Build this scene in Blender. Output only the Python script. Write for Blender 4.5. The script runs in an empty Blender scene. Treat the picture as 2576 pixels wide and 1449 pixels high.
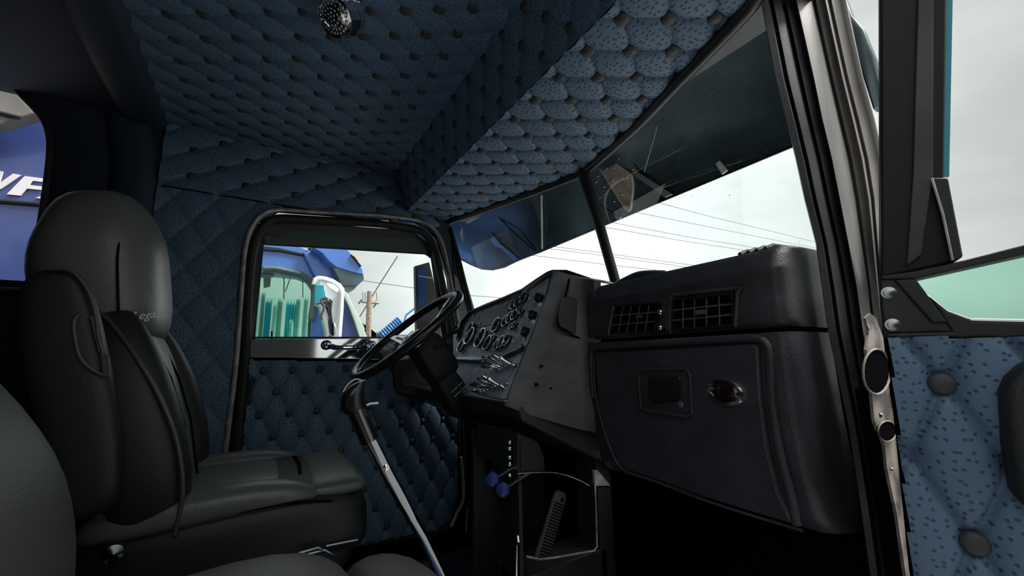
import bpy, math, random
from math import sin, cos, pi, radians, sqrt, exp, floor
from mathutils import Vector, Matrix
random.seed(7)
SC = bpy.context.scene
COL = SC.collection

# ------------------------------------------------------------------ camera
F = 1000.0; CX, CY = 1288.0, 724.5
YAW, PITCH, ROLL = radians(32.6), radians(10), radians(1.0)
CAM = Vector((0, 0, .92))
FW = Vector((sin(YAW)*cos(PITCH), cos(YAW)*cos(PITCH), sin(PITCH)))
R0 = Vector((cos(YAW), -sin(YAW), 0)); U0 = R0.cross(FW)
RT = R0*cos(ROLL) - U0*sin(ROLL); UP = U0*cos(ROLL) + R0*sin(ROLL)
cd = bpy.data.cameras.new('camera'); cam = bpy.data.objects.new('camera', cd); COL.objects.link(cam)
cd.sensor_width = 36; cd.lens = 36*F/2576; cd.clip_start = .01; cd.clip_end = 500
M = Matrix((RT, UP, -FW)).transposed().to_4x4(); M.translation = CAM
cam.matrix_world = M
SC.camera = cam

# ------------------------------------------------------------------ sky (overcast) and exposure
SC.view_settings.view_transform = 'Standard'; SC.view_settings.look = 'None'
SC.view_settings.gamma = 1; SC.view_settings.exposure = 0.2; SC.view_settings.use_curve_mapping = False
w = bpy.data.worlds.new('sky'); SC.world = w; w.use_nodes = True
nt = w.node_tree; nt.nodes.clear()
def wn(t, **k):
    n = nt.nodes.new(t)
    for a, b in k.items(): setattr(n, a, b)
    return n
tc = wn('ShaderNodeTexCoord'); mp = wn('ShaderNodeMapping'); mp.inputs['Scale'].default_value = (1, 1, 2.2)
nz = wn('ShaderNodeTexNoise'); nz.inputs['Scale'].default_value = 2.6; nz.inputs['Detail'].default_value = 6; nz.inputs['Roughness'].default_value = .55
cr = wn('ShaderNodeValToRGB'); cr.color_ramp.elements[0].position = .3; cr.color_ramp.elements[1].position = .7
cr.color_ramp.elements[0].color = (.62, .66, .665, 1); cr.color_ramp.elements[1].color = (.86, .90, .88, 1)
sv = Vector((sin(radians(44))*cos(radians(18)), cos(radians(44))*cos(radians(18)), sin(radians(18))))
dt = wn('ShaderNodeVectorMath', operation='DOT_PRODUCT'); dt.inputs[1].default_value = sv
pw = wn('ShaderNodeMath', operation='POWER'); mx = wn('ShaderNodeMath', operation='MAXIMUM'); mx.inputs[1].default_value = 0
pw.inputs[1].default_value = 7
gm = wn('ShaderNodeMath', operation='MULTIPLY_ADD'); gm.inputs[1].default_value = 1.25; gm.inputs[2].default_value = .52
ml = wn('ShaderNodeVectorMath', operation='SCALE')
bg = wn('ShaderNodeBackground'); bg.inputs['Strength'].default_value = 1.0; wo = wn('ShaderNodeOutputWorld')
L = nt.links.new
L(tc.outputs['Generated'], mp.inputs[0]); L(mp.outputs[0], nz.inputs['Vector']); L(nz.outputs['Fac'], cr.inputs[0])
L(tc.outputs['Generated'], dt.inputs[0]); L(dt.outputs['Value'], mx.inputs[0]); L(mx.outputs[0], pw.inputs[0]); L(pw.outputs[0], gm.inputs[0])
L(cr.outputs[0], ml.inputs[0]); sb = Vector((-.45, -.78, .42)).normalized()   # added bright sky lobe behind the cab, lighting the dash
d2_ = wn('ShaderNodeVectorMath', operation='DOT_PRODUCT'); d2_.inputs[1].default_value = sb
m2_ = wn('ShaderNodeMath', operation='MAXIMUM'); m2_.inputs[1].default_value = 0
p2_ = wn('ShaderNodeMath', operation='POWER'); p2_.inputs[1].default_value = 2.5
a2_ = wn('ShaderNodeMath', operation='MULTIPLY_ADD'); a2_.inputs[1].default_value = .9
L(tc.outputs['Generated'], d2_.inputs[0]); L(d2_.outputs['Value'], m2_.inputs[0]); L(m2_.outputs[0], p2_.inputs[0]); L(p2_.outputs[0], a2_.inputs[0]); L(gm.outputs[0], a2_.inputs[2])
L(a2_.outputs[0], ml.inputs['Scale']); L(ml.outputs[0], bg.inputs[0]); L(bg.outputs[0], wo.inputs[0])

sl = bpy.data.lights.new('veiled_sun', 'SUN'); sl.energy = 7.5; sl.angle = radians(35); sl.color = (1, .98, .95)
so = bpy.data.objects.new('veiled_sun', sl); COL.objects.link(so)
so.rotation_euler = Vector((.62, -.30, 1.0)).to_track_quat('Z', 'Y').to_euler()

# ------------------------------------------------------------------ measuring helpers
def ray(x, y): return FW + RT*((x-CX)/F) + UP*((CY-y)/F)
def P(x, y, ax, val):
    r = ray(x, y); a = 'xyz'.index(ax); return CAM + r*((val-CAM[a])/r[a])
def PL(x, y, p, n):
    r = ray(x, y); return CAM + r*((Vector(p)-CAM).dot(n)/r.dot(n))
def proj(p):
    d = Vector(p)-CAM; z = d.dot(FW)
    return (CX+F*d.dot(RT)/z, CY-F*d.dot(UP)/z) if z > .01 else (-9999, -9999)

# ------------------------------------------------------------------ materials
MATS = {}
def mat(name, col, rough=.5, metal=0, bump=0, bscale=60, bdetail=4, var=0, vscale=5, var_col=None, spec=.5, coat=0, alpha=None, emis=None, voro=False, stretch=None):
    m = bpy.data.materials.new(name); m.use_nodes = True; n = m.node_tree; b = n.nodes['Principled BSDF']
    b.inputs['Base Color'].default_value = (*col, 1); b.inputs['Roughness'].default_value = rough
    b.inputs['Metallic'].default_value = metal; b.inputs['Specular IOR Level'].default_value = spec
    if coat: b.inputs['Coat Weight'].default_value = coat; b.inputs['Coat Roughness'].default_value = .08
    t = n.nodes.new('ShaderNodeTexCoord'); vec = t.outputs['Object']
    if stretch:
        mpn = n.nodes.new('ShaderNodeMapping'); mpn.inputs['Scale'].default_value = stretch
        n.links.new(vec, mpn.inputs[0]); vec = mpn.outputs[0]
    if bump:
        x = n.nodes.new('ShaderNodeTexVoronoi' if voro else 'ShaderNodeTexNoise'); x.inputs['Scale'].default_value = bscale
        if not voro: x.inputs['Detail'].default_value = bdetail
        n.links.new(vec, x.inputs['Vector'])
        bn = n.nodes.new('ShaderNodeBump'); bn.inputs['Strength'].default_value = bump; bn.inputs['Distance'].default_value = .002
        n.links.new(x.outputs[0], bn.inputs['Height']); n.links.new(bn.outputs[0], b.inputs['Normal'])
    if var or var_col:
        x = n.nodes.new('ShaderNodeTexNoise'); x.inputs['Scale'].default_value = vscale; x.inputs['Detail'].default_value = 5
        n.links.new(vec, x.inputs['Vector'])
        r = n.nodes.new('ShaderNodeValToRGB'); r.color_ramp.elements[0].position = .38; r.color_ramp.elements[1].position = .62
        r.color_ramp.elements[0].color = (*[c*(1-var) for c in col], 1)
        r.color_ramp.elements[1].color = (*(var_col or [min(1, c*(1+var)) for c in col]), 1)
        n.links.new(x.outputs['Fac'], r.inputs[0]); n.links.new(r.outputs[0], b.inputs['Base Color'])
    MATS[name] = m; return m
def quilt_mat(name, col, dots, d0=.06, d1=.2):
    m = bpy.data.materials.new(name); m.use_nodes = True; n = m.node_tree; b = n.nodes['Principled BSDF']
    uv = n.nodes.new('ShaderNodeUVMap'); v = n.nodes.new('ShaderNodeTexVoronoi'); v.voronoi_dimensions = '2D'
    v.inputs['Scale'].default_value = dots; v.inputs['Randomness'].default_value = .75
    n.links.new(uv.outputs[0], v.inputs['Vector'])
    mr = n.nodes.new('ShaderNodeMapRange'); mr.inputs['From Min'].default_value = d0; mr.inputs['From Max'].default_value = d1
    n.links.new(v.outputs['Distance'], mr.inputs[0])
    nz = n.nodes.new('ShaderNodeTexNoise'); nz.inputs['Scale'].default_value = 170; nz.inputs['Detail'].default_value = 4
    n.links.new(uv.outputs[0], nz.inputs['Vector'])
    cm = n.nodes.new('ShaderNodeMix'); cm.data_type = 'RGBA'
    cm.inputs[6].default_value = (*[c*.42 for c in col], 1); cm.inputs[7].default_value = (*col, 1)
    n.links.new(mr.outputs[0], cm.inputs[0]); n.links.new(cm.outputs[2], b.inputs['Base Color'])
    ad = n.nodes.new('ShaderNodeMath'); ad.operation = 'MULTIPLY_ADD'; ad.inputs[1].default_value = .35
    n.links.new(nz.outputs['Fac'], ad.inputs[0]); n.links.new(mr.outputs[0], ad.inputs[2])
    bn = n.nodes.new('ShaderNodeBump'); bn.inputs['Strength'].default_value = .7; bn.inputs['Distance'].default_value = .0022
    n.links.new(ad.outputs[0], bn.inputs['Height']); n.links.new(bn.outputs[0], b.inputs['Normal'])
    b.inputs['Roughness'].default_value = .52; b.inputs['Specular IOR Level'].default_value = .4
    MATS[name] = m; return m
def glass_mat(name, col, refl=.08, rough=0.0):
    m = bpy.data.materials.new(name); m.use_nodes = True; n = m.node_tree; n.nodes.clear()
    o = n.nodes.new('ShaderNodeOutputMaterial'); mi = n.nodes.new('ShaderNodeMixShader'); t = n.nodes.new('ShaderNodeBsdfTransparent'); g = n.nodes.new('ShaderNodeBsdfGlossy')
    fr = n.nodes.new('ShaderNodeFresnel'); fr.inputs[0].default_value = 1.45
    mu = n.nodes.new('ShaderNodeMath'); mu.operation = 'MULTIPLY'; mu.inputs[1].default_value = refl/.04
    mu.use_clamp = True
    t.inputs[0].default_value = (*col, 1); g.inputs['Roughness'].default_value = rough
    n.links.new(fr.outputs[0], mu.inputs[0]); n.links.new(mu.outputs[0], mi.inputs[0]); n.links.new(t.outputs[0], mi.inputs[1]); n.links.new(g.outputs[0], mi.inputs[2]); n.links.new(mi.outputs[0], o.inputs[0])
    MATS[name] = m; return m
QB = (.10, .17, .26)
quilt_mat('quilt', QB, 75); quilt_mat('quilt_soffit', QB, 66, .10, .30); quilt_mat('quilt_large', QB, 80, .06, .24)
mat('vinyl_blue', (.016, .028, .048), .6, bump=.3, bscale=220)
mat('button', (.042, .045, .052), .55, bump=.3, bscale=300)
mat('leather_mid', (.028, .029, .029), .48, bump=.35, bscale=160, spec=.5)  # in-between copy for the dimmer passenger cushion
mat('leather', (.125, .13, .128), .38, bump=.35, bscale=160, spec=.6)  # lit tone of the seat fronts put into the colour
mat('leather_dark', (.015, .016, .017), .52, bump=.3, bscale=260)  # darker copy for shaded seat sides; also door armrest and console
mat('seam', (.006, .006, .006), .9, spec=.1)
mat('piping', (.06, .06, .06), .45)
mat('dash', (.034, .035, .042), .42, bump=.5, bscale=240, var=.15, vscale=14)
mat('dash_side', (.095, .095, .10), .42, bump=.6, bscale=150, stretch=(1, 1, 2.2), var=.2, vscale=9)
mat('black_plastic', (.012, .012, .014), .35)
mat('rubber', (.012, .012, .013), .6, bump=.2, bscale=90)
mat('void', (.005, .005, .006), 1, spec=0)
mat('chrome', (.82, .83, .85), .06, 1)
mat('brushed', (.35, .36, .38), .25, 1, bump=.15, bscale=120)
mat('steel_dark', (.16, .17, .18), .22, 1)
mat('jamb', (.34, .32, .31), .38, .55, bump=.25, bscale=40, var=.25, vscale=6, stretch=(3, 3, .4))
mat('jamb_dark', (.035, .035, .04), .5, bump=.3, bscale=60, var=.3, vscale=10)
mat('jamb_tan', (.17, .15, .13), .6, bump=.4, bscale=45, var=.65, vscale=22)
mat('trim_gray', (.40, .37, .35), .45, .3, bump=.2, bscale=80, var=.35, vscale=18)
mat('frame_black', (.014, .015, .016), .4)
mat('door_black', (.008, .009, .011), .5, spec=.25)
mat('frame_green', (.09, .13, .115), .3, bump=.1, bscale=30)
mat('gauge_plate', (.42, .50, .58), .45, bump=.5, bscale=190, var=.25, vscale=30)
mat('gauge_face', (.01, .01, .012), .3); mat('needle', (.8, .8, .8), .5); mat('red', (.6, .02, .04), .5)
mat('lens_red', (.012, .003, .005), .12, coat=.6)
mat('green_lamp', (.05, .35, .06), .4)
mat('crystal', (.12, .16, .55), .05, .6, coat=1)
mat('lamp_lens', (.85, .86, .88), .10, 1)
mat('mat_blue', (.03, .055, .10), .6, bump=.5, bscale=110)
mat('paint_blue', (.075, .19, .55), .28, coat=.5, var=.06, vscale=2)
mat('paint_deep', (.04, .065, .22), .35, coat=.3)
mat('paint_teal', (.02, .30, .38), .4)
mat('white', (.85, .86, .86), .4)
mat('pale_green', (.55, .66, .58), .4)
mat('grey', (.22, .23, .25), .5)
mat('grey_warm', (.16, .15, .14), .6, var=.2, vscale=4)
def streak_mat(name, col):
    m = bpy.data.materials.new(name); m.use_nodes = True; n = m.node_tree; n.nodes.clear()
    o = n.nodes.new('ShaderNodeOutputMaterial'); a = n.nodes.new('ShaderNodeBsdfDiffuse'); b = n.nodes.new('ShaderNodeBsdfTranslucent'); x = n.nodes.new('ShaderNodeMixShader')
    a.inputs[0].default_value = (*col, 1); b.inputs[0].default_value = (*col, 1); x.inputs[0].default_value = .6
    n.links.new(a.outputs[0], x.inputs[1]); n.links.new(b.outputs[0], x.inputs[2]); n.links.new(x.outputs[0], o.inputs[0]); MATS[name] = m
streak_mat('streak_teal', (.10, .55, .60)); streak_mat('streak_grey', (.50, .66, .60)); streak_mat('streak_pale', (.75, .92, .85))  # tones of the streaks that stand in for window reflections
mat('bezel', (.95, .95, .96), .10, 1)
mat('lever', (.34, .36, .40), .06, 1)
mat('hood_bounce', (.82, .83, .85), .35, .15)  # pale so the unseen hood throws light upward
mat('wood_pole', (.30, .22, .16), .8, bump=.4, bscale=30, var=.3, vscale=8)
mat('wire', (.08, .08, .09), .7)
mat('hose_blue', (.06, .25, .55), .3)
mat('ground', (.17, .165, .16), .85, bump=.3, bscale=20, var=.15, vscale=1.2)
mat('visor_metal', (.13, .18, .195), .2, .8, var=.35, vscale=3)
mat('visor_tan', (.62, .50, .40), .5, .2, bump=.3, bscale=40, var=.2, vscale=25)
mat('brass', (.6, .48, .22), .3, .8); mat('orange', (.9, .35, .05), .4)
mat('pedal', (.07, .07, .078), .55, bump=.2, bscale=200)
mat('foliage', (.03, .06, .10), .9, bump=1, bscale=40)
mat('thread', (.75, .75, .75), .5)
mat('logo_white', (.80, .76, .78), .45)
glass_mat('glass', (.95, .975, .965), .006)
glass_mat('glass_mint', (.74, .95, .86), .03)
glass_mat('glass_teal', (.02, .42, .48), .03)
MT = MATS

# ------------------------------------------------------------------ mesh builder
class MB:
    def __init__(s): s.v = []; s.f = []; s.uv = None; s.sharp = False
    def add(s, vs, fs):
        o = len(s.v); s.v += [Vector(a) for a in vs]; s.f += [tuple(i+o for i in f) for f in fs]; return s
    def box(s, c, d, R=None):
        c = Vector(c); hx, hy, hz = [a/2 for a in d]
        vs = [Vector((x, y, z)) for x in (-hx, hx) for y in (-hy, hy) for z in (-hz, hz)]
        if R: vs = [R @ v for v in vs]
        return s.add([v+c for v in vs], [(0, 1, 3, 2), (4, 6, 7, 5), (0, 4, 5, 1), (2, 3, 7, 6), (0, 2, 6, 4), (1, 5, 7, 3)])
    def tube(s, pts, r, n=10, closed=False, cap=True, flat=None):
        pts = [Vector(p) for p in pts]; N = len(pts)
        rr = r if isinstance(r, (list, tuple)) else [r]*N
        rings = []; prev = None
        for i, p in enumerate(pts):
            if closed: t = pts[(i+1) % N]-pts[i-1]
            else: t = pts[min(i+1, N-1)]-pts[max(i-1, 0)]
            t.normalize()
            if prev is None:
                a = Vector((0, 0, 1)) if abs(t.z) < .9 else Vector((1, 0, 0)); u = t.cross(a).normalized()
            else: u = (prev - t*prev.dot(t)).normalized()
            prev = u; v = t.cross(u)
            rings.append([p+(u*cos(2*pi*k/n)+v*sin(2*pi*k/n))*rr[i] for k in range(n)])
        return s.rings(rings, closed, cap)
    def rings(s, rings, closed=False, cap=True):
        n = len(rings[0]); N = len(rings); o = len(s.v)
        for r in rings: s.v += [Vector(p) for p in r]
        for i in range(N if closed else N-1):
            j = (i+1) % N
            for k in range(n):
                s.f.append((o+i*n+k, o+i*n+(k+1) % n, o+j*n+(k+1) % n, o+j*n+k))
        if cap and not closed:
            s.f.append(tuple(o+k for k in range(n))[::-1]); s.f.append(tuple(o+(N-1)*n+k for k in range(n)))
        return s
    def lathe(s, c, axis, prof, n=24, sx=1.0, side=None):
        c = Vector(c); ax = Vector(axis).normalized()
        u = Vector(side).normalized() if side else (ax.cross(Vector((0, 0, 1))) if abs(ax.z) < .9 else ax.cross(Vector((1, 0, 0)))).normalized()
        v = ax.cross(u)
        return s.rings([[c+ax*h+(u*cos(2*pi*k/n)*sx+v*sin(2*pi*k/n))*max(r, 1e-5) for k in range(n)] for r, h in prof])
    def prism(s, pts, d):
        pts = [Vector(p) for p in pts]; n = len(pts); d = Vector(d)
        s.add(pts+[p+d for p in pts], [tuple(range(n))[::-1], tuple(range(n, 2*n))]+[(k, (k+1) % n, n+(k+1) % n, n+k) for k in range(n)])
        return s
    def grid(s, rows):
        o = len(s.v); n = len(rows[0])
        for r in rows: s.v += [Vector(p) for p in r]
        for i in range(len(rows)-1):
            for k in range(n-1): s.f.append((o+i*n+k, o+i*n+k+1, o+(i+1)*n+k+1, o+(i+1)*n+k))
        return s
WL = {}
def wloc(o): return WL.get(o.name, Vector((0, 0, 0)))
def tag(o, label=None, cat=None, group=None, kind=None):
    if label: o['label'] = label
    if cat: o['category'] = cat
    if group: o['group'] = group
    if kind: o['kind'] = kind
    return o
def empty(name, loc, label=None, cat=None, group=None, kind=None):
    o = bpy.data.objects.new(name, None); COL.objects.link(o); o.location = loc; o.empty_display_size = .05
    WL[o.name] = Vector(loc); return tag(o, label, cat, group, kind)
def obj(name, mb, m, parent=None, smooth=True, bevel=0, sub=0, solid=0, label=None, angle=35):
    me = bpy.data.meshes.new(name)
    if parent is not None: base = wloc(parent)
    else:
        base = sum((v for v in mb.v), Vector())/len(mb.v)
    me.from_pydata([v-base for v in mb.v], [], mb.f)
    if mb.uv:
        ul = me.uv_layers.new(name='UVMap')
        for lp in me.loops: ul.data[lp.index].uv = mb.uv[lp.vertex_index]
    import bmesh
    b = bmesh.new(); b.from_mesh(me); bmesh.ops.recalc_face_normals(b, faces=b.faces); b.to_mesh(me); b.free()
    me.materials.append(MT[m])
    if smooth:
        me.shade_smooth()
        if not sub: me.set_sharp_from_angle(angle=radians(angle))
    o = bpy.data.objects.new(name, me); COL.objects.link(o)
    if parent is not None:
        o.parent = parent; WL[o.name] = Vector(base)
    else: o.location = base; WL[o.name] = Vector(base)
    if solid:
        x = o.modifiers.new('s', 'SOLIDIFY'); x.thickness = solid; x.offset = 0
    if bevel:
        x = o.modifiers.new('b', 'BEVEL'); x.width = bevel; x.segments = 3; x.limit_method = 'ANGLE'; x.angle_limit = radians(40); x.harden_normals = False
    if sub:
        x = o.modifiers.new('u', 'SUBSURF'); x.levels = sub; x.render_levels = sub
    if label: o['label'] = label
    return o
def poly(name, pts, d, m, parent=None, **k): return obj(name, MB().prism(pts, d), m, parent, smooth=k.pop('smooth', False), **k)
def sell(c, u, v, hu, hv, e=2.6, n=28):
    c = Vector(c); out = []
    for k in range(n):
        t = 2*pi*k/n; a, b = cos(t), sin(t)
        out.append(c+Vector(u)*hu*math.copysign(abs(a)**(2/e), a)+Vector(v)*hv*math.copysign(abs(b)**(2/e), b))
    return out
def smooth_path(pts, n=6, closed=False):
    pts = [Vector(p) for p in pts]; N = len(pts); out = []
    rng = range(N) if closed else range(N-1)
    for i in rng:
        p0 = pts[(i-1) % N] if closed or i > 0 else pts[i]; p1 = pts[i]; p2 = pts[(i+1) % N]
        p3 = pts[(i+2) % N] if closed or i+2 < N else pts[i+1]
        for k in range(n):
            t = k/n
            out.append(.5*((2*p1)+(p2-p0)*t+(2*p0-5*p1+4*p2-p3)*t*t+(3*p1-p0-3*p2+p3)*t**3))
    if not closed: out.append(pts[-1])
    return out

# quilted surface: planar patch, diamond lattice; steps (dx,dy) are half-diagonals
def inside(p, pg):
    x, y = p; c = False; j = len(pg)-1
    for i in range(len(pg)):
        if (pg[i][1] > y) != (pg[j][1] > y) and x < (pg[j][0]-pg[i][0])*(y-pg[i][1])/(pg[j][1]-pg[i][1])+pg[i][0]: c = not c
        j = i
    return c
def quilt_h(s, t, s0, t0, dx, dy, amp, btn):
    a = .5*((s-s0)/dx+(t-t0)/dy); b = .5*((s-s0)/dx-(t-t0)/dy)
    dm = min(abs(a-round(a)), abs(b-round(b)))
    h = .72*(abs(sin(pi*a))*abs(sin(pi*b)))**.45+.28*(1-exp(-(dm/.045)**2))
    if btn:
        fa, fb = a-round(a), b-round(b); ds = (fa+fb)*dx; dtt = (fa-fb)*dy
        h -= .55*exp(-(ds*ds+dtt*dtt)/(2*.011**2))
    return h*amp
def quilt(name, O, U, V, N, box, poly_in, lat, amp, m, parent, holes=(), res=.0075, btn=True, warp=None):
    s0, t0, dx, dy = lat; u0, u1, v0, v1 = box
    nu, nv = max(2, int((u1-u0)/res)), max(2, int((v1-v0)/res))
    mb = MB(); mb.uv = []; idx = {}
    O, U, V, N = Vector(O), Vector(U), Vector(V), Vector(N)
    def vid(i, j):
        if (i, j) not in idx:
            s = u0+(u1-u0)*i/nu; t = v0+(v1-v0)*j/nv
            w = warp(s, t) if warp else 0
            mb.v.append(O+U*s+V*t+N*(quilt_h(s, t, s0, t0, dx, dy, amp, btn)+w)); mb.uv.append((s, t)); idx[(i, j)] = len(mb.v)-1
        return idx[(i, j)]
    for i in range(nu):
        for j in range(nv):
            c = (u0+(u1-u0)*(i+.5)/nu, v0+(v1-v0)*(j+.5)/nv)
            if poly_in and not inside(c, poly_in): continue
            if any(inside(c, h) for h in holes): continue
            mb.f.append((vid(i, j), vid(i+1, j), vid(i+1, j+1), vid(i, j+1)))
    return obj(name, mb, m, parent, angle=180)
BUT = {}
def button_mesh(r, N, dep):
    key = (round(r, 4), tuple(round(x, 3) for x in N))
    if key not in BUT:
        mb = MB().lathe((0, 0, 0), N, [(r*.92, -dep), (r, 0), (r*.93, r*.18), (r*.7, r*.33), (r*.35, r*.42), (0, r*.45)], n=14)
        me = bpy.data.meshes.new('tuft_button'); me.from_pydata(mb.v, [], mb.f); me.materials.append(MT['button']); me.shade_smooth(); BUT[key] = me
    return BUT[key]
def buttons(O, U, V, N, box, poly_in, lat, r, parent, holes=(), cap=100, warp=None, lift=0):
    s0, t0, dx, dy = lat; u0, u1, v0, v1 = box; O, U, V, N = Vector(O), Vector(U), Vector(V), Vector(N)
    me = button_mesh(r, N, r*.7); L_ = []
    for i in range(int((u0-s0)/dx)-2, int((u1-s0)/dx)+3):
        for j in range(int((v0-t0)/dy)-2, int((v1-t0)/dy)+3):
            if (i+j) % 2: continue
            s, t = s0+i*dx, t0+j*dy
            if not (u0+r*.7 < s < u1-r*.7 and v0+r*.7 < t < v1-r*.7): continue
            if poly_in and not inside((s, t), poly_in): continue
            if any(inside((s, t), h) for h in holes): continue
            w = warp(s, t) if warp else 0
            L_.append(O+U*s+V*t+N*(lift+w))
    vis = [p for p in L_ if -60 < proj(p)[0] < 2640 and -60 < proj(p)[1] < 1500]
    vis.sort(key=lambda p: (p-CAM).length)
    for p in vis[:cap]:
        o = bpy.data.objects.new('tuft_button', me); COL.objects.link(o); o.parent = parent; o.location = p-wloc(parent)
    rest = [p for p in L_ if p not in vis[:cap]]
    restv = [p for p in rest if p in vis] 
    if rest:
        mb = MB()
        for p in rest: mb.lathe(p, N, [(r*.92, -r*.7), (r, 0), (r*.7, r*.33), (0, r*.45)], n=10)
        o = obj('tuft_buttons_far', mb, 'button', parent); o['kind'] = 'stuff'; o.name = 'distant_tuft_buttons'

YW = 1.95     # driver-side wall plane
YP = .33      # passenger-side wall plane
def W(x, y, Y=YW): return P(x, y, 'y', Y)
X1, Y1, Z1 = Vector((1, 0, 0)), Vector((0, 1, 0)), Vector((0, 0, 1))

# ================================================================== SETTING: shell
obj('floor', MB().box((-.2, 1.12, -.03), (3.0, 1.75, .06)), 'mat_blue', smooth=False)['kind'] = 'structure'
fl = bpy.data.objects['floor']
rb = MB()
for k in range(26): rb.box((.25+k*.035, 1.25, .004), (.014, 1.2, .01))
obj('mat_rib', rb, 'mat_blue', fl, smooth=False)
obj('wall_front', MB().box((1.26, 1.13, .50), (.05, 1.75, 1.1)).box((1.1, .30, .3), (.22, .03, 1.1)).box((1.08, 1.97, .5), (.42, .03, 1.1)), 'void', smooth=False)['kind'] = 'structure'
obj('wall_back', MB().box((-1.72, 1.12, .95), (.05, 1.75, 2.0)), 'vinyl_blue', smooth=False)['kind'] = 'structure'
obj('wall_right', MB().box((-1.0, .29, .95), (1.44, .04, 2.0)).box((.35, .29, 1.83), (1.1, .04, .16)), 'vinyl_blue', smooth=False)['kind'] = 'structure'

# ---- driver-side wall
wl = empty('wall_left', (0, YW, 0), kind='structure')
DXL, DXR = W(604, 900).x, W(1128, 700).x
door_hole = [(W(x, y).x, W(x, y).z) for x, y in ((560, 1200), (600, 880), (628, 640), (650, 562), (700, 536), (1040, 560), (1095, 590), (1125, 680), (1160, 900), (1170, 1300))] + [(.98, 0.02), (-.06, 0.02)]
ZS = 1.60
SD = .5*.092
LAT_UP = (.093, 1.88, .092, .0555)
quilt('header_panel', (0, YW-.012, 0), X1, Z1, -Y1, (-.37, .84, ZS, 1.87), [(-.37, ZS), (.66, ZS), (.80, 1.62), (.66, 1.72), (.53, 1.87), (-.37, 1.87)], LAT_UP, .012, 'quilt', wl, holes=[door_hole])
buttons((0, YW-.012, 0), X1, Z1, -Y1, (-.37, .84, ZS, 1.88), [(-.37, ZS), (.66, ZS), (.66, 1.72), (.53, 1.87), (-.37, 1.87)], LAT_UP, .017, wl, holes=[door_hole])
quilt('side_panel', (0, YW-.012, 0), X1, Z1, -Y1, (-.37, .05, 0, ZS-.006), None, (-.2, 1.2, .062, .088), .010, 'quilt', wl, holes=[door_hole], btn=False)
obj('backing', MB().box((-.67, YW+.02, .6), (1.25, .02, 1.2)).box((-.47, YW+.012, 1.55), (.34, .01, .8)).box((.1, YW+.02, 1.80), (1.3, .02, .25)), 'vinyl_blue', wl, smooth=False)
bk_in = [Vector((p[0], YW-.001, p[1])) for p in door_hole[:10]]
bk_out = [Vector((-.36, YW-.001, .4)), Vector((-.36, YW-.001, 1.0)), Vector((-.36, YW-.001, 1.4)), Vector((-.36, YW-.001, 1.7)), Vector((-.10, YW-.001, 1.75)), Vector((.60, YW-.001, 1.75)), Vector((.70, YW-.001, 1.74)), Vector((.84, YW-.001, 1.70)), Vector((.90, YW-.001, 1.0)), Vector((.95, YW-.001, .4))]
obj('opening_backing', MB().grid([bk_in, bk_out]), 'vinyl_blue', wl, smooth=False)
# sleeper part of the wall: padded arch and smooth panel with side window
def arch(x0, x1, y, bulge, m, name, top=None):
    mb = MB(); rows = []
    for i in range(30):
        z = 0+1.92*i/29
        lean = -.07*max(0, (z-1.5)/.42)**2
        row = []
        for k in range(9):
            t = k/8; row.append((x0+(x1-x0)*t+lean, y-bulge*(1-(2*t-1)**4)*1.0, z))
        rows.append(row)
    mb.grid(rows); return obj(name, mb, m, wl)
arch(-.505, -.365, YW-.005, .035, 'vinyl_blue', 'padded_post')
obj('seam_strip', MB().tube([W(418, 200), W(416, 320), W(415, 450), W(410, 600), W(405, 760), W(398, 1000)], .0045, 6), 'seam', wl)
# smooth sleeper wall with rounded window hole, built as a frame strip
hole = [W(x, y) for x, y in ((-150, 60), (-60, 130), (5, 190), (60, 243), (105, 292), (124, 330), (129, 380), (120, 470), (100, 600), (84, 700), (78, 722), (55, 733), (0, 733), (-150, 745))]
outer = [Vector((a, YW, b)) for a, b in ((-.98, 1.93), (-.8, 1.93), (-.66, 1.93), (-.6, 1.93), (-.5, 1.93), (-.49, 1.86), (-.49, 1.75), (-.49, 1.6), (-.49, 1.4), (-.49, 1.15), (-.49, 1.08), (-.55, 1.0), (-.75, 1.0), (-.98, 1.0))]
obj('sleeper_panel', MB().grid([hole, [h+(o-h)*.15-Y1*.018 for h, o in zip(hole, outer)], outer]).box((-.8, YW, .5), (.62, .02, 1.0)).box((-1.35, YW, .95), (.75, .02, 1.9)), 'vinyl_blue', wl, angle=60)
obj('window_seal', MB().tube(smooth_path([h-Y1*.004 for h in hole], 3), .012, 8), 'rubber', wl)

# ================================================================== ceiling
ZC, ZF = 1.86, 1.68
ce = empty('ceiling', (.2, 1.12, ZC), kind='structure')
LAT_C = (.037, 1.188, .0775, .050)
quilt('main_panel', (0, 0, ZC), X1, Y1, -Z1, (-.365, .560, .30, 1.96), None, LAT_C, .011, 'quilt', ce, res=.009)
buttons((0, 0, ZC), X1, Y1, -Z1, (-.352, .50, .30, 1.95), None, LAT_C, .017, ce, cap=94)
ra = MB(); rws_ = []
for i in range(26):
    y_ = .30+1.66*i/25; rws_.append([(-.505+.145*k/8, y_, ZC-.004-.034*(1-(2*k/8-1)**4)) for k in range(9)])
obj('roof_arch', ra.grid(rws_), 'vinyl_blue', ce, angle=60)
obj('sleeper_roof', MB().box((-1.1, 1.12, ZC), (1.2, 1.7, .012)), 'vinyl_blue', ce, smooth=False)
obj('roof_skin', MB().box((-.6, 1.12, ZC+.04), (2.3, 1.75, .03)).box((.83, 1.12, ZF+.085), (.46, 1.75, .02)), 'frame_black', ce, smooth=False)
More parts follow.
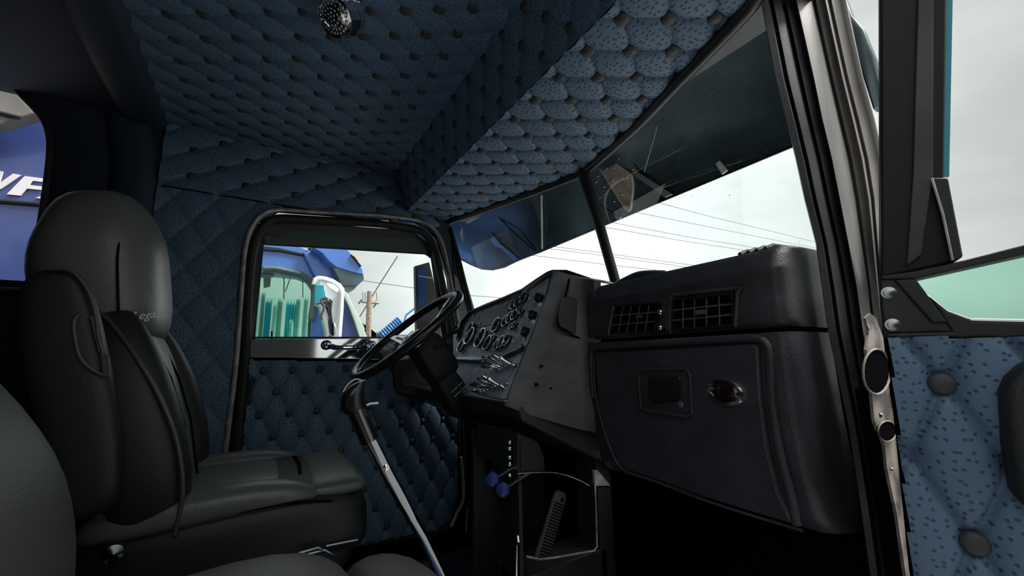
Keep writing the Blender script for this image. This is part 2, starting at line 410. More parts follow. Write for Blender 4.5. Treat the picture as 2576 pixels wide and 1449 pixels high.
# riser between the high roof and the windshield soffit
rx0, rx1 = .522, .600
Vr = Vector((rx1-rx0, 0, ZF-ZC)); lr = Vr.length; Vr.normalize(); Nr = Y1.cross(Vr); Nr = Nr if Nr.x < 0 else -Nr
cf = empty('ceiling', (rx1, 1.12, ZF), kind='structure')
quilt('riser_panel', (rx0, 0, ZC), Y1, Vr, Nr, (.30, 1.955, -.03, lr+.004), None, (1.188, .02, .0555, .07), .008, 'quilt', cf, res=.008)
buttons((rx0, 0, ZC), Y1, Vr, Nr, (.30, 1.95, -.01, lr), None, (1.188, .02, .0555, .07), .015, cf, cap=40)
HDR = [Vector(p) for p in ((.80, .30, ZF), (.843, .346, ZF), (.924, .581, ZF), (1.0, .80, ZF), (1.066, 1.09, ZF), (1.07, 1.12, ZF), (1.055, 1.2, ZF), (.982, 1.479, ZF), (.90, 1.75, ZF), (.824, 1.95, ZF))]
sof = [(rx1-.002, .30), (rx1-.002, 1.955)]+[(p.x+.01, p.y) for p in reversed(HDR)]
LAT_S = (.735, .690, .0905, .0565)
quilt('soffit_panel', (0, 0, ZF), X1, Y1, -Z1, (rx1-.004, 1.09, .30, 1.955), sof, LAT_S, .0135, 'quilt_soffit', cf, res=.0048)
buttons((0, 0, ZF), X1, Y1, -Z1, (rx1+.004, 1.06, .30, 1.95), [(rx1, .30), (rx1, 1.955)]+[(p.x-.015, p.y) for p in reversed(HDR)], LAT_S, .0185, cf, cap=100, lift=.004)

# ================================================================== windshield
obj('trim_1', MB().tube(smooth_path([p-Z1*.010+X1*.008 for p in HDR], 4), .020, 12).box((.93, 1.12, ZF+.035), (.1, 1.7, .05)), 'frame_black')['kind'] = 'structure'
ctT, ctB = Vector((1.078, 1.12, 1.672)), Vector((1.232, 1.12, 1.18))
obj('trim_2', MB().tube([ctT+Z1*.02, ctT+Z1*-.03, (ctT+ctB)/2, ctB], [.034, .024, .021, .021], 14), 'frame_black', label='windshield centre post')['kind'] = 'structure'
drT, drB = Vector((.835, 1.95, 1.655)), Vector((1.0, 1.95, 1.10))
paT, paB = Vector((.845, .33, 1.72)), Vector((.99, .33, 1.06))
for nm, a, b, c, d in (('window_1', ctT, ctB, drB, drT), ('window_2', paT, paB, ctB, ctT)):
    g = obj(nm, MB().prism([a, b, c, d], (.004, 0, .001)), 'glass', smooth=False); g['kind'] = 'structure'
for wn_, A0, B0, C0, D0, cnt in (('window_2', paT, paB, ctB, ctT, 46), ('window_1', drT, drB, ctB, ctT, 22)):
    sp_ = MB(); nrm = (B0-A0).cross(C0-A0).normalized()
    for k in range(cnt):
        u, v = random.random(), random.random(); c = (A0*(1-u)+D0*u)*(1-v)+(B0*(1-u)+C0*u)*v-X1*.003
        sp_.lathe(c, nrm, [(.0001, -.0004), (random.uniform(.0006, .0016), 0), (.0001, .0004)], 7)
    o_ = obj('dirt_specks', sp_, 'trim_gray', bpy.data.objects[wn_]); o_['kind'] = 'stuff'
# driver-side corner post, beyond the door frame
obj('trim_3', MB().tube([W(1132, 572), W(1152, 640), W(1172, 720), W(1192, 800), W(1200, 900)], [.012, .010, .010, .010, .010], 10).prism([W(1085, 548, 1.97), W(1135, 575, 1.97), W(1200, 800, 1.97), W(1205, 950, 1.97), W(1150, 950, 1.97), W(1128, 700, 1.97), W(1095, 600, 1.97), W(1040, 548, 1.97)], (0, .03, 0)), 'frame_black')['kind'] = 'structure'
poly('trim_4', [W(1142, 690, 1.955), W(1152, 700, 1.955), W(1180, 800, 1.955), W(1178, 850, 1.955), W(1150, 850, 1.955), W(1128, 690, 1.955)], (0, .01, 0), 'grey')['kind'] = 'structure'

# ---- passenger-side A-pillar and door jamb
pil_y = (-120, 0, 100, 200, 300, 400, 500, 614, 720, 834, 957, 1069, 1200, 1303, 1449, 1560)
def lerp(tab, y):
    if y <= tab[0][1]: a, b = tab[0], tab[1]
    elif y >= tab[-1][1]: a, b = tab[-2], tab[-1]
    else:
        for a, b in zip(tab, tab[1:]):
            if a[1] <= y <= b[1]: break
    return a[0]+(b[0]-a[0])*(y-a[1])/(b[1]-a[1])
L0 = [(1915, 0), (1952, 199), (1992, 348), (2024, 497), (2054, 614), (2085, 834), (2112, 957), (2136, 1069), (2170, 1303), (2190, 1449)]
L1 = [(1999, 0), (2044, 199), (2064, 298), (2088, 397), (2108, 497), (2128, 596), (2153, 720), (2176, 875), (2220, 1127), (2252, 1244), (2277, 1449)]
L2 = [(2128, 0), (2168, 189), (2193, 278), (2218, 373), (2236, 500), (2243, 700), (2250, 850), (2266, 1000), (2286, 1200), (2325, 1449)]
pl = empty('trim_5', P(2100, 600, 'y', .33), kind='structure')
def strip(name, A, B, prof, m, bev=0):
    rows = []
    for y in pil_y:
        xa, xb = lerp(A, y), lerp(B, y)
        rows.append([P(xa+(xb-xa)*t, y, 'y', Yv) for t, Yv in prof])
    return obj(name, MB().grid(rows), m, pl, solid=.003, angle=50)
strip('door_seal', L0, L1, [(0, .345), (.02, .330), (.18, .322), (.24, .330), (.30, .330), (.36, .318), (.55, .312), (.62, .320), (.68, .320), (.74, .308), (1, .300)], 'jamb_dark')
def sub(A, B, t): return [(lerp(A, y)+(lerp(B, y)-lerp(A, y))*t, y) for y in pil_y]
Lm = sub(L1, L2, 0)
strip('metal_post', L1, L2, [(0, .300), (.04, .292), (.30, .280), (.36, .286), (.42, .276), (.56, .270), (.60, .262), (.66, .272), (.72, .264), (.90, .255), (1, .245)], 'jamb')
pp = P(2210, 900, 'y', .262)
# latch cut-outs and screws on the jamb
def jamb_p(x, y, Yv=.255): return P(x, y, 'y', Yv)
def ell(x, y, rx, ry, Yv, n=20): return [P(x+rx*cos(2*pi*k/n), y+ry*sin(2*pi*k/n), 'y', Yv) for k in range(n)]
obj('tan_plate', MB().prism([jamb_p(*q) for q in ((2178, 800), (2190, 788), (2204, 800), (2222, 850), (2240, 1000), (2262, 1120), (2286, 1300), (2318, 1455), (2280, 1455), (2256, 1290), (2232, 1180), (2226, 1120), (2200, 1060), (2190, 960), (2180, 880), (2186, 840))], (0, .004, 0)), 'jamb_tan', pl, smooth=False)
obj('latch_recess', MB().prism(ell(2205, 935, 33, 56, .250), (0, .003, 0)).prism(ell(2232, 1085, 22, 24, .250), (0, .003, 0)), 'void', pl)
obj('latch_rim', MB().tube(ell(2205, 935, 34, 57, .249), .0018, 6, closed=True).tube(ell(2232, 1085, 23, 26, .249), .0012, 6, closed=True), 'jamb_tan', pl)
for (x, y, r) in ((2183, 826, .0055), (2213, 1045, .004), (2240, 1180, .003)):
    obj('screw_head', MB().lathe(jamb_p(x, y, .250), -Y1, [(r, 0), (r, .002), (r*.6, .004), (0, .0045)], 12), 'brushed', pl)

# ================================================================== driver door (closed)
d1 = empty('door_1', (.4, YW, .08), kind='structure')
# outer metal lip round the opening and black rubber inside it
lip = [W(562, 1190), W(575, 1080), W(590, 960), W(598, 880), W(608, 740), W(616, 640), W(632, 580), W(660, 546), W(700, 534), W(800, 539), W(950, 547), W(1040, 558), W(1080, 575), W(1106, 612), W(1122, 680), W(1140, 770), W(1150, 830)]
obj('opening_lip', MB().tube(smooth_path([p-Y1*.03 for p in lip], 4), .009, 8), 'trim_gray', d1)
ins = [W(x, y) for x, y in ((590, 1200), (600, 1080), (612, 950), (618, 880), (624, 740), (634, 640), (648, 592), (672, 563), (705, 552), (800, 556), (950, 565), (1036, 577), (1068, 592), (1090, 625), (1104, 685), (1122, 775), (1132, 840))]
obj('door_seal', MB().tube(smooth_path([p-Y1*.012 for p in ins], 4), .019, 10), 'rubber', d1)
# window frame (black) with glass opening
fo = [W(x, y, 1.962) for x, y in ((622, 855), (630, 640), (650, 580), (700, 555), (1036, 580), (1090, 620), (1140, 860))]
fi = [W(x, y, 1.985) for x, y in ((641, 849), (652, 740), (663, 616), (800, 623), (1070, 640), (1083, 648), (1112, 849))]
obj('window_frame', MB().grid([fo+[fo[0]], fi+[fi[0]]]), 'frame_black', d1, smooth=False, solid=.004)
obj('header_pad', MB().prism([W(x, y, 1.968) for x, y in ((665, 612), (668, 585), (700, 572), (1030, 596), (1060, 606), (1076, 636), (860, 621))], (0, .008, 0)), 'frame_green', d1, smooth=False)
obj('glass_edge', MB().tube([fi[0]-Y1*.004, fi[2]-Y1*.004, fi[4]-Y1*.004], .0022, 6).tube([fi[0]-Y1*.006, fi[-1]-Y1*.006], .0035, 6), 'brushed', d1)
wdg = obj('window_glass', MB().prism(fi, (0, .004, 0)), 'glass', d1, smooth=False)
obj('lock_knob', MB().tube([W(684, 852, 1.945), W(684, 833, 1.945)], .004, 8), 'black_plastic', d1)
# polished belt plate and grab handle
bp = [W(x, y, 1.940) for x, y in ((616, 853), (1150, 849), (1155, 915), (890, 903), (622, 899))]
plate = obj('belt_plate', MB().prism(bp, (0, .012, 0)), 'chrome', d1, smooth=False, bevel=.003)
for y in (865, 882): obj('screw_head', MB().lathe(W(628, y, 1.938), -Y1, [(.006, 0), (.006, .003), (0, .005)], 10), 'brushed', d1)
gh = empty('grab_handle', W(875, 872, 1.935)); gh.parent = d1; gh.location = W(875, 872, 1.935)-wloc(d1); WL[gh.name] = W(875, 872, 1.935)
for x in (821, 930):
    obj('handle_base', MB().lathe(W(x, 868, 1.938), -Y1, [(.022, 0), (.022, .006), (.017, .010), (0, .012)], 20), 'chrome', gh)
obj('handle_bar', MB().tube(smooth_path([W(824, 866, 1.93), W(835, 870, 1.905), W(850, 874, 1.895), W(880, 874, 1.893), W(905, 873, 1.895), W(920, 870, 1.905), W(928, 866, 1.93)], 4), .009, 10), 'chrome', gh)
# quilted door panel
dq = [(W(x, y).x, W(x, y).z) for x, y in ((620, 905), (890, 910), (1150, 918), (1150, 1000), (1146, 1240), (1130, 1305), (1095, 1330), (930, 1360), (570, 1400), (590, 1160), (618, 1050), (632, 960))]
LAT_D = (.029, .886, .0525, .0875)
quilt('quilted_panel', (0, YW-.006, 0), X1, Z1, -Y1, (-.08, .93, .08, .97), dq, LAT_D, .015, 'quilt', d1, res=.006)
buttons((0, YW-.006, 0), X1, Z1, -Y1, (-.08, .93, .08, .965), dq, LAT_D, .0155, d1, lift=.001)
obj('panel_edging', MB().tube(smooth_path([W(1152, 930), W(1152, 1100), W(1150, 1240), W(1136, 1308), (W(1098, 1336)), W(930, 1366), W(600, 1420)], 4), .012, 8), 'rubber', d1)
obj('door_core', MB().box((.42, YW+.03, .47), (1.06, .02, 1.05)), 'void', d1, smooth=False)
obj('pull_pad', MB().tube(smooth_path([W(622, 900), W(632, 935), W(628, 985), W(606, 1060), W(600, 1130)], 4), [.03]*20+[.022]*0 if 0 else .02, 10), 'rubber', d1)
# recessed inside release, dark cup with a thin bright rim
lc = [W(x, y, 1.915) for x, y in ((988, 905), (1080, 905), (1085, 1000), (1060, 1002), (1005, 992), (992, 975))]
obj('release_housing', MB().prism(lc, (0, .03, 0)), 'rubber', d1, smooth=False, bevel=.008)
obj('release_rim', MB().tube([W(x, y, 1.912) for x, y in ((1046, 926), (1017, 926), (1015, 970), (1046, 970))], .0022, 6), 'brushed', d1)
# door sill and kick strips seen past the panel
obj('trim_6', MB().tube(smooth_path([W(1160, 1150, 1.93), W(1166, 1250, 1.93), W(1150, 1290, 1.93), W(1135, 1325, 1.93)], 4), .008, 8), 'trim_gray')['kind'] = 'structure'
obj('trim_7', MB().tube([W(1176, 1275, 1.93), W(1172, 1340, 1.93)], .004, 6), 'trim_gray')['kind'] = 'structure'

# ================================================================== passenger door (open)
HG = P(2226, 860, 'y', .205)
PD = Vector((.34, -.94, 0)).normalized(); PN = Vector((-PD.y, PD.x, 0)); PN = -PN if PN.dot(CAM-HG) < 0 else PN
def D(x, y, off=0): return PL(x, y, HG+PN*off, PN)
d2 = empty('door_2', Vector((HG.x, HG.y, .1)), kind='structure')
poly('front_upright', [D(*q) for q in ((2214, -120), (2384, -120), (2375, 445), (2385, 560), (2400, 660), (2216, 700))], -PN*.03, 'door_black', d2, bevel=.004)
poly('upright_ridge', [D(x, y, .006) for x, y in ((2312, -120), (2350, -120), (2348, 445), (2320, 640), (2280, 670), (2296, 440))], -PN*.006, 'jamb_dark', d2, bevel=.002)
poly('mirror_gusset', [D(x, y, .010) for x, y in ((2342, 446), (2386, 446), (2424, 645), (2396, 662))], -PN*.03, 'rubber', d2, bevel=.003)
obj('gusset_edge', MB().tube([D(2344, 448, .013), D(2372, 540, .013), D(2396, 655, .013)], .0016, 6), 'trim_gray', d2)
poly('glass_edge', [D(x, y, -.012) for x, y in ((2379, -120), (2399, -120), (2388, 443), (2371, 443))], -PN*.006, 'paint_teal', d2)
poly('sill_bar', [D(x, y, .012) for x, y in ((2216, 694), (2330, 678), (2480, 640), (2700, 583), (2700, 612), (2480, 662), (2310, 700), (2216, 702))], -PN*.04, 'rubber', d2, bevel=.004)
poly('corner_plate', [D(x, y, .006) for x, y in ((2214, 700), (2300, 696), (2330, 735), (2365, 790), (2400, 835), (2228, 838), (2218, 780))], -PN*.02, 'frame_black', d2, bevel=.003)
poly('corner_rib', [D(x, y, .011) for x, y in ((2248, 703), (2304, 700), (2385, 812), (2345, 812))], -PN*.008, 'rubber', d2, bevel=.003)
for x, y in ((2236, 737), (2246, 817)):
    s_ = D(x, y, .0065)
    obj('screw_head', MB().lathe(s_, PN, [(.009, 0), (.009, .001), (.0065, .0015), (.0065, .005), (.003, .006), (0, .006)], 16), 'brushed', d2)
gl = poly('reflection_pane', [D(x, y, .002) for x, y in ((2300, 694), (2480, 655), (2700, 600), (2700, 805), (2450, 800), (2385, 778), (2335, 738))], -PN*.004, 'glass_mint', d2)  # mint pane standing in for the reflection in a polished plate
obj('pane_rim', MB().tube([D(2440, 803, .006), D(2500, 804, .006), D(2700, 808, .006)], .0018, 6), 'chrome', d2)
poly('belt_rail', [D(x, y, .008) for x, y in ((2335, 742), (2385, 782), (2450, 806), (2700, 812), (2700, 850), (2228, 850), (2228, 838), (2395, 834))], -PN*.03, 'rubber', d2, bevel=.004)
# quilted panel, large diamonds
def duv(x, y):
    p = D(x, y)-HG; return (p.dot(PD), p.z)
dqp = [duv(x, y) for x, y in ((2234, 850), (2760, 846), (2760, 1700), (2330, 1700), (2292, 1449), (2262, 1120), (2244, 960))]
b1, b2 = duv(2366, 964), duv(2448, 1362)
us = [p[0] for p in dqp]; vs = [p[1] for p in dqp]
dyp = abs(b1[1]-b2[1])/2; dxp = abs(duv(2545, 1195)[0]-b1[0])
quilt('quilted_panel', HG, PD, Z1, PN, (min(us), max(us), min(vs), max(vs)), dqp, (b1[0], b1[1], dxp, dyp), .020, 'quilt_large', d2, res=.004)
for b in (b1, b2):
    me = button_mesh(.0148, PN, .012); o = bpy.data.objects.new('tuft_button', me); COL.objects.link(o); o.parent = d2; o.location = HG+PD*b[0]+Z1*b[1]+PN*.008-wloc(d2)
poly('door_core', [D(x, y, -.012) for x, y in ((2232, 845), (2760, 845), (2760, 1700), (2335, 1700), (2295, 1449), (2246, 960))], -PN*.03, 'void', d2)
obj('arm_rest', MB().prism([D(x, y, .04) for x, y in ((2700, 900), (2590, 905), (2538, 950), (2522, 985), (2534, 1110), (2556, 1240), (2590, 1290), (2700, 1320))], -PN*.04), 'leather_dark', d2, bevel=.012)

# ================================================================== DASHBOARD
XD = .87
da = empty('dashboard', (.95, 1.1, .5), 'black moulded truck dashboard below the split windshield, with gauges, vents and glove box', 'dashboard')
def DX(x, y, X=XD): return P(x, y, 'x', X)
# passenger half: vertical section swept sideways, rounded at the door end
sec_up = [(1.16, 1.150), (1.00, 1.150), (.93, 1.146), (.895, 1.138), (.878, 1.122), (.872, 1.10), (.868, 1.095), (.868, 1.088), (.871, 1.084), (.870, 1.03), (.869, .990), (.873, .978), (.886, .972)]
sec_lo = [(.886, .972), (.873, .966), (.868, .958), (.866, .945)]
def sweep(sec, y0, y1, r, n=7, flare=0):
    rows = []
    ys = [(y0+(y1-y0)*i/10, 0) for i in range(11)]
    for k in range(1, n+1):
        a = pi/2*k/n; ys.append((y1-r*sin(a), r*1.6*(1-cos(a))))
    ys.append((y1-r-.002, r*1.6+.12))
    for y, dx in ys: rows.append([(x+dx, y, z-(dx*.12 if z > 1.12 else 0)) for x, z in sec])
    return rows
obj('upper_pad', MB().grid(sweep(sec_up, .925, .385, .028)), 'dash', da, angle=60)
# upper-right ribs of the defroster end
for k in range(4):
    obj('pad_rib', MB().tube([(.90, .455-k*.018, 1.141), (.93, .452-k*.018, 1.152), (1.0, .45-k*.018, 1.156)], .0045, 8), 'dash', da)
obj('defroster_hump', MB().tube(smooth_path([(.99, .93, 1.14), (.985, .86, 1.155), (.985, .80, 1.163), (.99, .72, 1.15)], 5), .016, 10), 'dash', da)
# lower carrier with glove box recess
zt, zb = .945, .600
rowsL = []
secl = [(.866, .962), (.865, .930), (.866, .86), (.870, .78), (.880, .70), (.898, .62), (.930, .585), (1.05, .56), (1.2, .55)]
obj('lower_carrier', MB().grid(sweep(secl, .925, .385, .028)), 'dash', da, angle=60)
# raised border around the glove box door
bor = [DX(x, y, .856) for x, y in ((1492, 1000), (1488, 905), (1496, 878), (1560, 871), (1760, 857), (1890, 851), (1925, 862), (1936, 900), (1942, 1010), (1962, 1140), (1990, 1250), (2004, 1320))]
obj('glove_box_border', MB().tube(smooth_path(bor, 4), .008, 10), 'dash', da)
gb = [(1494, 885), (1700, 878), (1895, 862), (1908, 872), (1915, 1000), (1932, 1130), (1960, 1240), (1998, 1322), (1800, 1262), (1640, 1205), (1565, 1180), (1530, 1120), (1504, 1030)]
def gx(y): return .858+.03*max(0, (y-1000)/320)**2
gbo = obj('glove_box_door', MB().prism([DX(x, y, gx(y)-.002) for x, y in gb], (.02, 0, 0)), 'dash', da, bevel=.006, angle=30)
obj('door_edge', MB().tube(smooth_path([DX(x, y, gx(y)-.004) for x, y in ((1494, 900), (1496, 970), (1508, 1040), (1530, 1115), (1565, 1180), (1640, 1208), (1800, 1268), (2020, 1335))], 4), .003, 8), 'dash', gbo)
# latch well
obj('latch_frame', MB().tube([DX(x, y, .855) for x, y in ((1612, 930), (1725, 928), (1736, 940), (1741, 1042), (1730, 1048), (1622, 1033), (1612, 1024), (1606, 940))], .004, 8, closed=True), 'dash', gbo)
obj('latch_paddle', MB().prism([DX(x, y, .855) for x, y in ((1630, 945), (1705, 947), (1712, 955), (1712, 1000), (1700, 1010), (1640, 1015), (1628, 1000))], (.006, 0, 0)), 'black_plastic', gbo, smooth=False, bevel=.003)
obj('latch_button', MB().lathe(DX(1713, 1018, .853), -X1, [(.0085, 0), (.0085, .002), (.006, .004), (0, .005)], 18), 'pedal', gbo)
# oval chrome courtesy lamp
oc = DX(1824, 987, .853); oz = Vector((0, 0, 1)); oy = Vector((0, -1, 0))
def oval(a, b, dx, tilt=-.10, n=36):
    return [oc+Vector((dx, 0, 0))+oy*(a*cos(2*pi*k/n)*cos(tilt)-b*sin(2*pi*k/n)*sin(tilt))+oz*(a*cos(2*pi*k/n)*sin(tilt)+b*sin(2*pi*k/n)*cos(tilt)) for k in range(n)]
ov = obj('oval_lamp', MB().rings([oval(.040, .0275, .004), oval(.0405, .0285, -.002), oval(.038, .026, -.006), oval(.032, .020, -.005), oval(.030, .018, -.001)], cap=True), 'bezel', da, angle=20, label='chrome rimmed oval lamp with a dark red lens')
obj('lens', MB().rings([oval(.0305, .0185, -.003), oval(.026, .015, -.006), oval(.015, .008, -.008), oval(.001, .001, -.0085)]), 'lens_red', ov)
# vents
def bil(c, u, v):
    a, b, d, e = c   # tl, tr, br, bl
    return (a*(1-u)+b*u)*(1-v)+(e*(1-u)+d*u)*v
def vent(name, q, nx, ny, X=.860, m='black_plastic', rim=True):
    c = [DX(x, y, X) for x, y in q]
    e = obj(name, MB().prism([p+X1*.008 for p in c], (.004, 0, 0)), 'void', da, smooth=False)
    obj('vent_frame', MB().tube(c, .0042, 8, closed=True), m, e)
    for i in range(1, nx): obj('vertical_vane', MB().tube([bil(c, i/nx, 0), bil(c, i/nx, 1)], .0016, 6), 'pedal', e)
    for j in range(1, ny): obj('horizontal_vane', MB().tube([bil(c, 0, j/ny)+X1*.003, bil(c, 1, j/ny)+X1*.001], .0022, 6), 'pedal', e)
    return e, c
v1, c1 = vent('air_vent', [(1548, 770), (1657, 762), (1648, 832), (1534, 842)], 5, 3)
obj('vane_tab', MB().box(bil(c1, .66, .45)-X1*.006, (.01, .014, .006)), 'pedal', v1, smooth=False)
obj('chrome_side', MB().tube([c1[0]-X1*.003-Y1*-.004, c1[3]-X1*.003-Y1*-.004], .002, 6), 'brushed', v1)
v2, c2 = vent('air_vent', [(1692, 755), (1842, 738), (1845, 818), (1690, 832)], 5, 3)
obj('vane_tab', MB().box(bil(c2, .53, .5)-X1*.006, (.01, .02, .010)), 'pedal', v2, smooth=False)
obj('vent_surround', MB().tube(smooth_path([DX(1688, 838, .862), DX(1690, 745, .862), DX(1700, 742, .862), DX(1852, 726, .862), DX(1856, 735, .862), DX(1850, 822, .862)], 2), .005, 8), 'dash', v2)
for y in (786, 825):
    obj('chrome_knob', MB().lathe(DX(1666, y, .862), Vector((-1, -.1, 0)), [(.008, 0), (.008, .010), (.0065, .014), (.004, .016), (0, .016)], 18), 'chrome', da)
obj('knob_strip', MB().tube([DX(1688, 777, .860), DX(1679, 830, .860)], .0018, 6), 'brushed', da)
# ---- driver half: angled instrument panel
GA, GB, GC = W(1385, 695, 1.02), W(1275, 1000, 1.02), W(1165, 780, 1.86)
GN = (GB-GA).cross(GC-GA).normalized()
if GN.dot(CAM-GA) < 0: GN = -GN
def G(x, y, off=0): return PL(x, y, GA+GN*off, GN)
gp = [(1165, 800), (1183, 790), (1225, 775), (1270, 758), (1318, 735), (1355, 712), (1385, 696), (1383, 712), (1366, 765), (1340, 832), (1310, 905), (1291, 955), (1275, 1001), (1262, 1002), (1220, 992), (1180, 978), (1158, 960), (1140, 930), (1140, 830)]
ip = obj('instrument_panel', MB().prism([G(*q) for q in gp], -GN*.01), 'gauge_plate', da, smooth=False, label='blue-grey ribbed metal instrument panel')
obj('panel_edge', MB().tube([G(x, y, .004) for x, y in ((1386, 690), (1368, 765), (1341, 836), (1311, 908), (1292, 958), (1276, 1004), (1262, 1006), (1220, 996), (1182, 982))], .0022, 6), 'brushed', ip)
obj('upper_plate', MB().prism([G(*q, .002) for q in ((1168, 812), (1200, 792), (1268, 770), (1300, 752), (1290, 800), (1245, 815), (1180, 828))], GN*.002), 'frame_black', ip, smooth=False)
# ledge bars
obj('ledge', MB().prism([G(*q, .001) for q in ((1145, 901), (1225, 901), (1225, 914), (1145, 910))], GN*.022), 'black_plastic', ip, smooth=False, bevel=.002)
obj('ledge_trim', MB().tube([G(1148, 902, .022), G(1225, 903, .022)], .0022, 6), 'brushed', ip)
obj('ledge', MB().prism([G(*q, .001) for q in ((1262, 898), (1322, 868), (1318, 884), (1268, 905))], GN*.014), 'black_plastic', ip, smooth=False, bevel=.002)
obj('ledge_trim', MB().tube([G(1262, 897, .016), G(1322, 867, .016)], .0018, 6), 'brushed', ip)
# gauges
GU = (GA-GB).normalized(); GV = GN.cross(GU)
def gauge(x, y, hpx, dep=.016):
    c = G(x, y, .001); r = hpx/2/1000*(c-CAM).dot(FW)*1.02
    e = obj('gauge', MB().lathe(c, GN, [(r*.98, 0), (r*.98, dep*.8), (r*.93, dep*.82), (r*.90, dep*.3), (0, dep*.3)], 22), 'gauge_face', da)
    obj('bezel', MB().tube([c+GN*dep*1.05+(GU*cos(2*pi*k/28)+GV*sin(2*pi*k/28))*r for k in range(28)], max(.0018, r*.10), 8, closed=True).lathe(c, GN, [(r*1.0, 0), (r*1.0, dep*.35)], 20), 'bezel', e)
    obj('needle', MB().tube([c+GN*dep*.55, c+GN*dep*.55+GU*r*.6+GV*r*.3], r*.035, 5), 'needle', e)
    return e
for x, y, h in ((1189.5, 849, 44), (1217, 854, 50), (1167, 873, 32), (1190, 829, 30), (1256, 822, 38), (1235, 867, 38),
                (1280, 812, 30), (1292, 803, 32), (1304, 795, 32), (1259, 872, 28), (1270, 865, 32), (1283, 860, 32), (1248, 855, 18),
                (1299, 771, 26), (1311, 763, 28), (1325, 753, 32), (1294, 826, 16), (1303, 822, 16), (1313, 782, 14), (1320, 788, 14)):
    gauge(x, y, h)
obj('indicator', MB().lathe(G(1175, 854, .006), GN, [(.006, 0), (.006, .006), (0, .008)], 12), 'red', da)
# chrome toggle switches with long paddles
def toggle(bx, by, tx, ty, r=.0055):
    b = G(bx, by, .004); t = G(tx, ty, .004); t = P(tx, ty, 'x', b.x-.050)
    d = (t-b)
    e = obj('toggle_switch', MB().lathe(b, GN, [(.010, -.004), (.010, .003), (.007, .005), (.0045, .012), (0, .012)], 14), 'chrome', da)
    obj('paddle', MB().tube([b+d*.12, b+d*.3, b+d*.95, b+d], [r*.5, r*.85, r*1.1, r*.7], 10), 'bezel', e)
for q in ((1285, 917, 1238, 891), (1276, 921, 1228, 897), (1268, 926, 1217, 909), (1259, 930, 1209, 920), (1296, 921, 1256, 898), (1252, 928, 1207, 906),
          (1258, 972, 1212, 944), (1249, 974, 1200, 951), (1240, 977, 1191, 962), (1229, 976, 1181, 966), (1268, 975, 1226, 950), (1221, 985, 1190, 981)):
    toggle(*q)
for x, y in ((1296, 922), (1303, 914), (1272, 978), (1280, 968), (1200, 983), (1211, 987)):
    obj('panel_screw', MB().lathe(G(x, y), GN, [(.005, 0), (.005, .006), (.003, .010), (0, .010)], 10), 'chrome', da)
for x, y in ((1207, 798), (1195, 794), (1283, 781), (1211, 815)):
    obj('panel_screw', MB().lathe(G(x, y), GN, [(.008, 0), (.006, .008), (0, .010)], 7), 'steel_dark', da)
for x, y in ((1362, 753), (1345, 796), (1326, 837)):
    obj('rotary_knob', MB().lathe(G(x, y), GN, [(.016, 0), (.017, .006), (.014, .022), (0, .024)], 8), 'black_plastic', da)
    obj('knob_bezel', MB().lathe(G(x-3, y+15), GN, [(.008, 0), (.008, .006), (0, .008)], 8), 'white' if y < 800 else 'brushed', da)
obj('green_lamp', MB().prism([G(*q, .004) for q in ((1150, 950), (1156, 952), (1165, 975), (1174, 990), (1170, 992), (1158, 978))], GN*.01), 'green_lamp', da)
# brow over the gauges
brow = []
for x, y in ((1148, 850), (1160, 806), (1180, 783), (1222, 764), (1266, 747), (1312, 727), (1348, 702), (1376, 684), (1390, 679)):
    brow.append((x, y))
rows = []
for i, (x, y) in enumerate(brow):
    p0 = G(x, y+9, .004); p1 = G(x, y+3, .020); p2 = G(x, y, .012); p3 = p2+Vector((.06, 0, .006)); p4 = p2+Vector((.22, 0, -.02))
    rows.append([p0, p1, p2, p3, p4])
obj('brow', MB().grid(rows), 'dash', da, angle=80, solid=.002)
# side face between the gauges and the passenger half
sL = [(1390, 680), (1382, 720), (1366, 768), (1341, 838), (1312, 908), (1290, 962), (1277, 1004), (1268, 1020)]
sM = [(1412, 684), (1408, 740), (1398, 800), (1385, 870), (1372, 930), (1360, 980), (1352, 1030), (1345, 1048)]
sR = [(1462, 700), (1462, 745), (1462, 800), (1460, 870), (1458, 930), (1457, 990), (1458, 1040), (1464, 1082)]
rows = []
for a, b, c in zip(sL, sM, sR):
    pa = G(*a, .006); pb = P(b[0], b[1], 'y', .985); pc = W(c[0], c[1], .952); pd = DX(1494, c[1]+4, .872)
    rows.append([pa+Vector((.012, .004, 0)), pa, pa+(pb-pa)*.1-Y1*.004, pb, pc, pc+(pd-pc)*.35+Vector((.006, -.006, 0)), pd, pd+X1*.03])
# top lip
top = [p+Vector((.05, .012, -.002)) for p in rows[0]]; top2 = [p+Vector((.24, .012, -.01)) for p in rows[0]]
obj('side_face', MB().grid([top2, top]+rows+[[p+Vector((.10, .03, -.03)) for p in rows[-1]], [p+Vector((.40, .05, -.09)) for p in rows[-1]]]), 'dash_side', da, angle=60)
obj('storage_cover', MB().prism([W(x, y, .958) for x, y in ((1414, 752), (1428, 742), (1478, 760), (1477, 856), (1412, 822), (1404, 806))], (.0, .006, 0)), 'trim_gray' if 0 else 'pedal', da, smooth=False, bevel=.003)
obj('cover_groove', MB().tube(smooth_path([W(1432, 702, .962), W(1424, 740, .962), W(1406, 795, .962), W(1404, 815, .962), W(1420, 833, .960), W(1475, 858, .952), W(1500, 862, .93)], 3), .0038, 8), 'seam', da)
for x, y in ((1362, 921), (1397, 932), (1350, 967), (1385, 977)):
    obj('screw_hole', MB().lathe(P(x, y, 'y', .979), -Y1, [(.0045, -.004), (.0045, .003), (0, .003)], 10), 'seam', da)
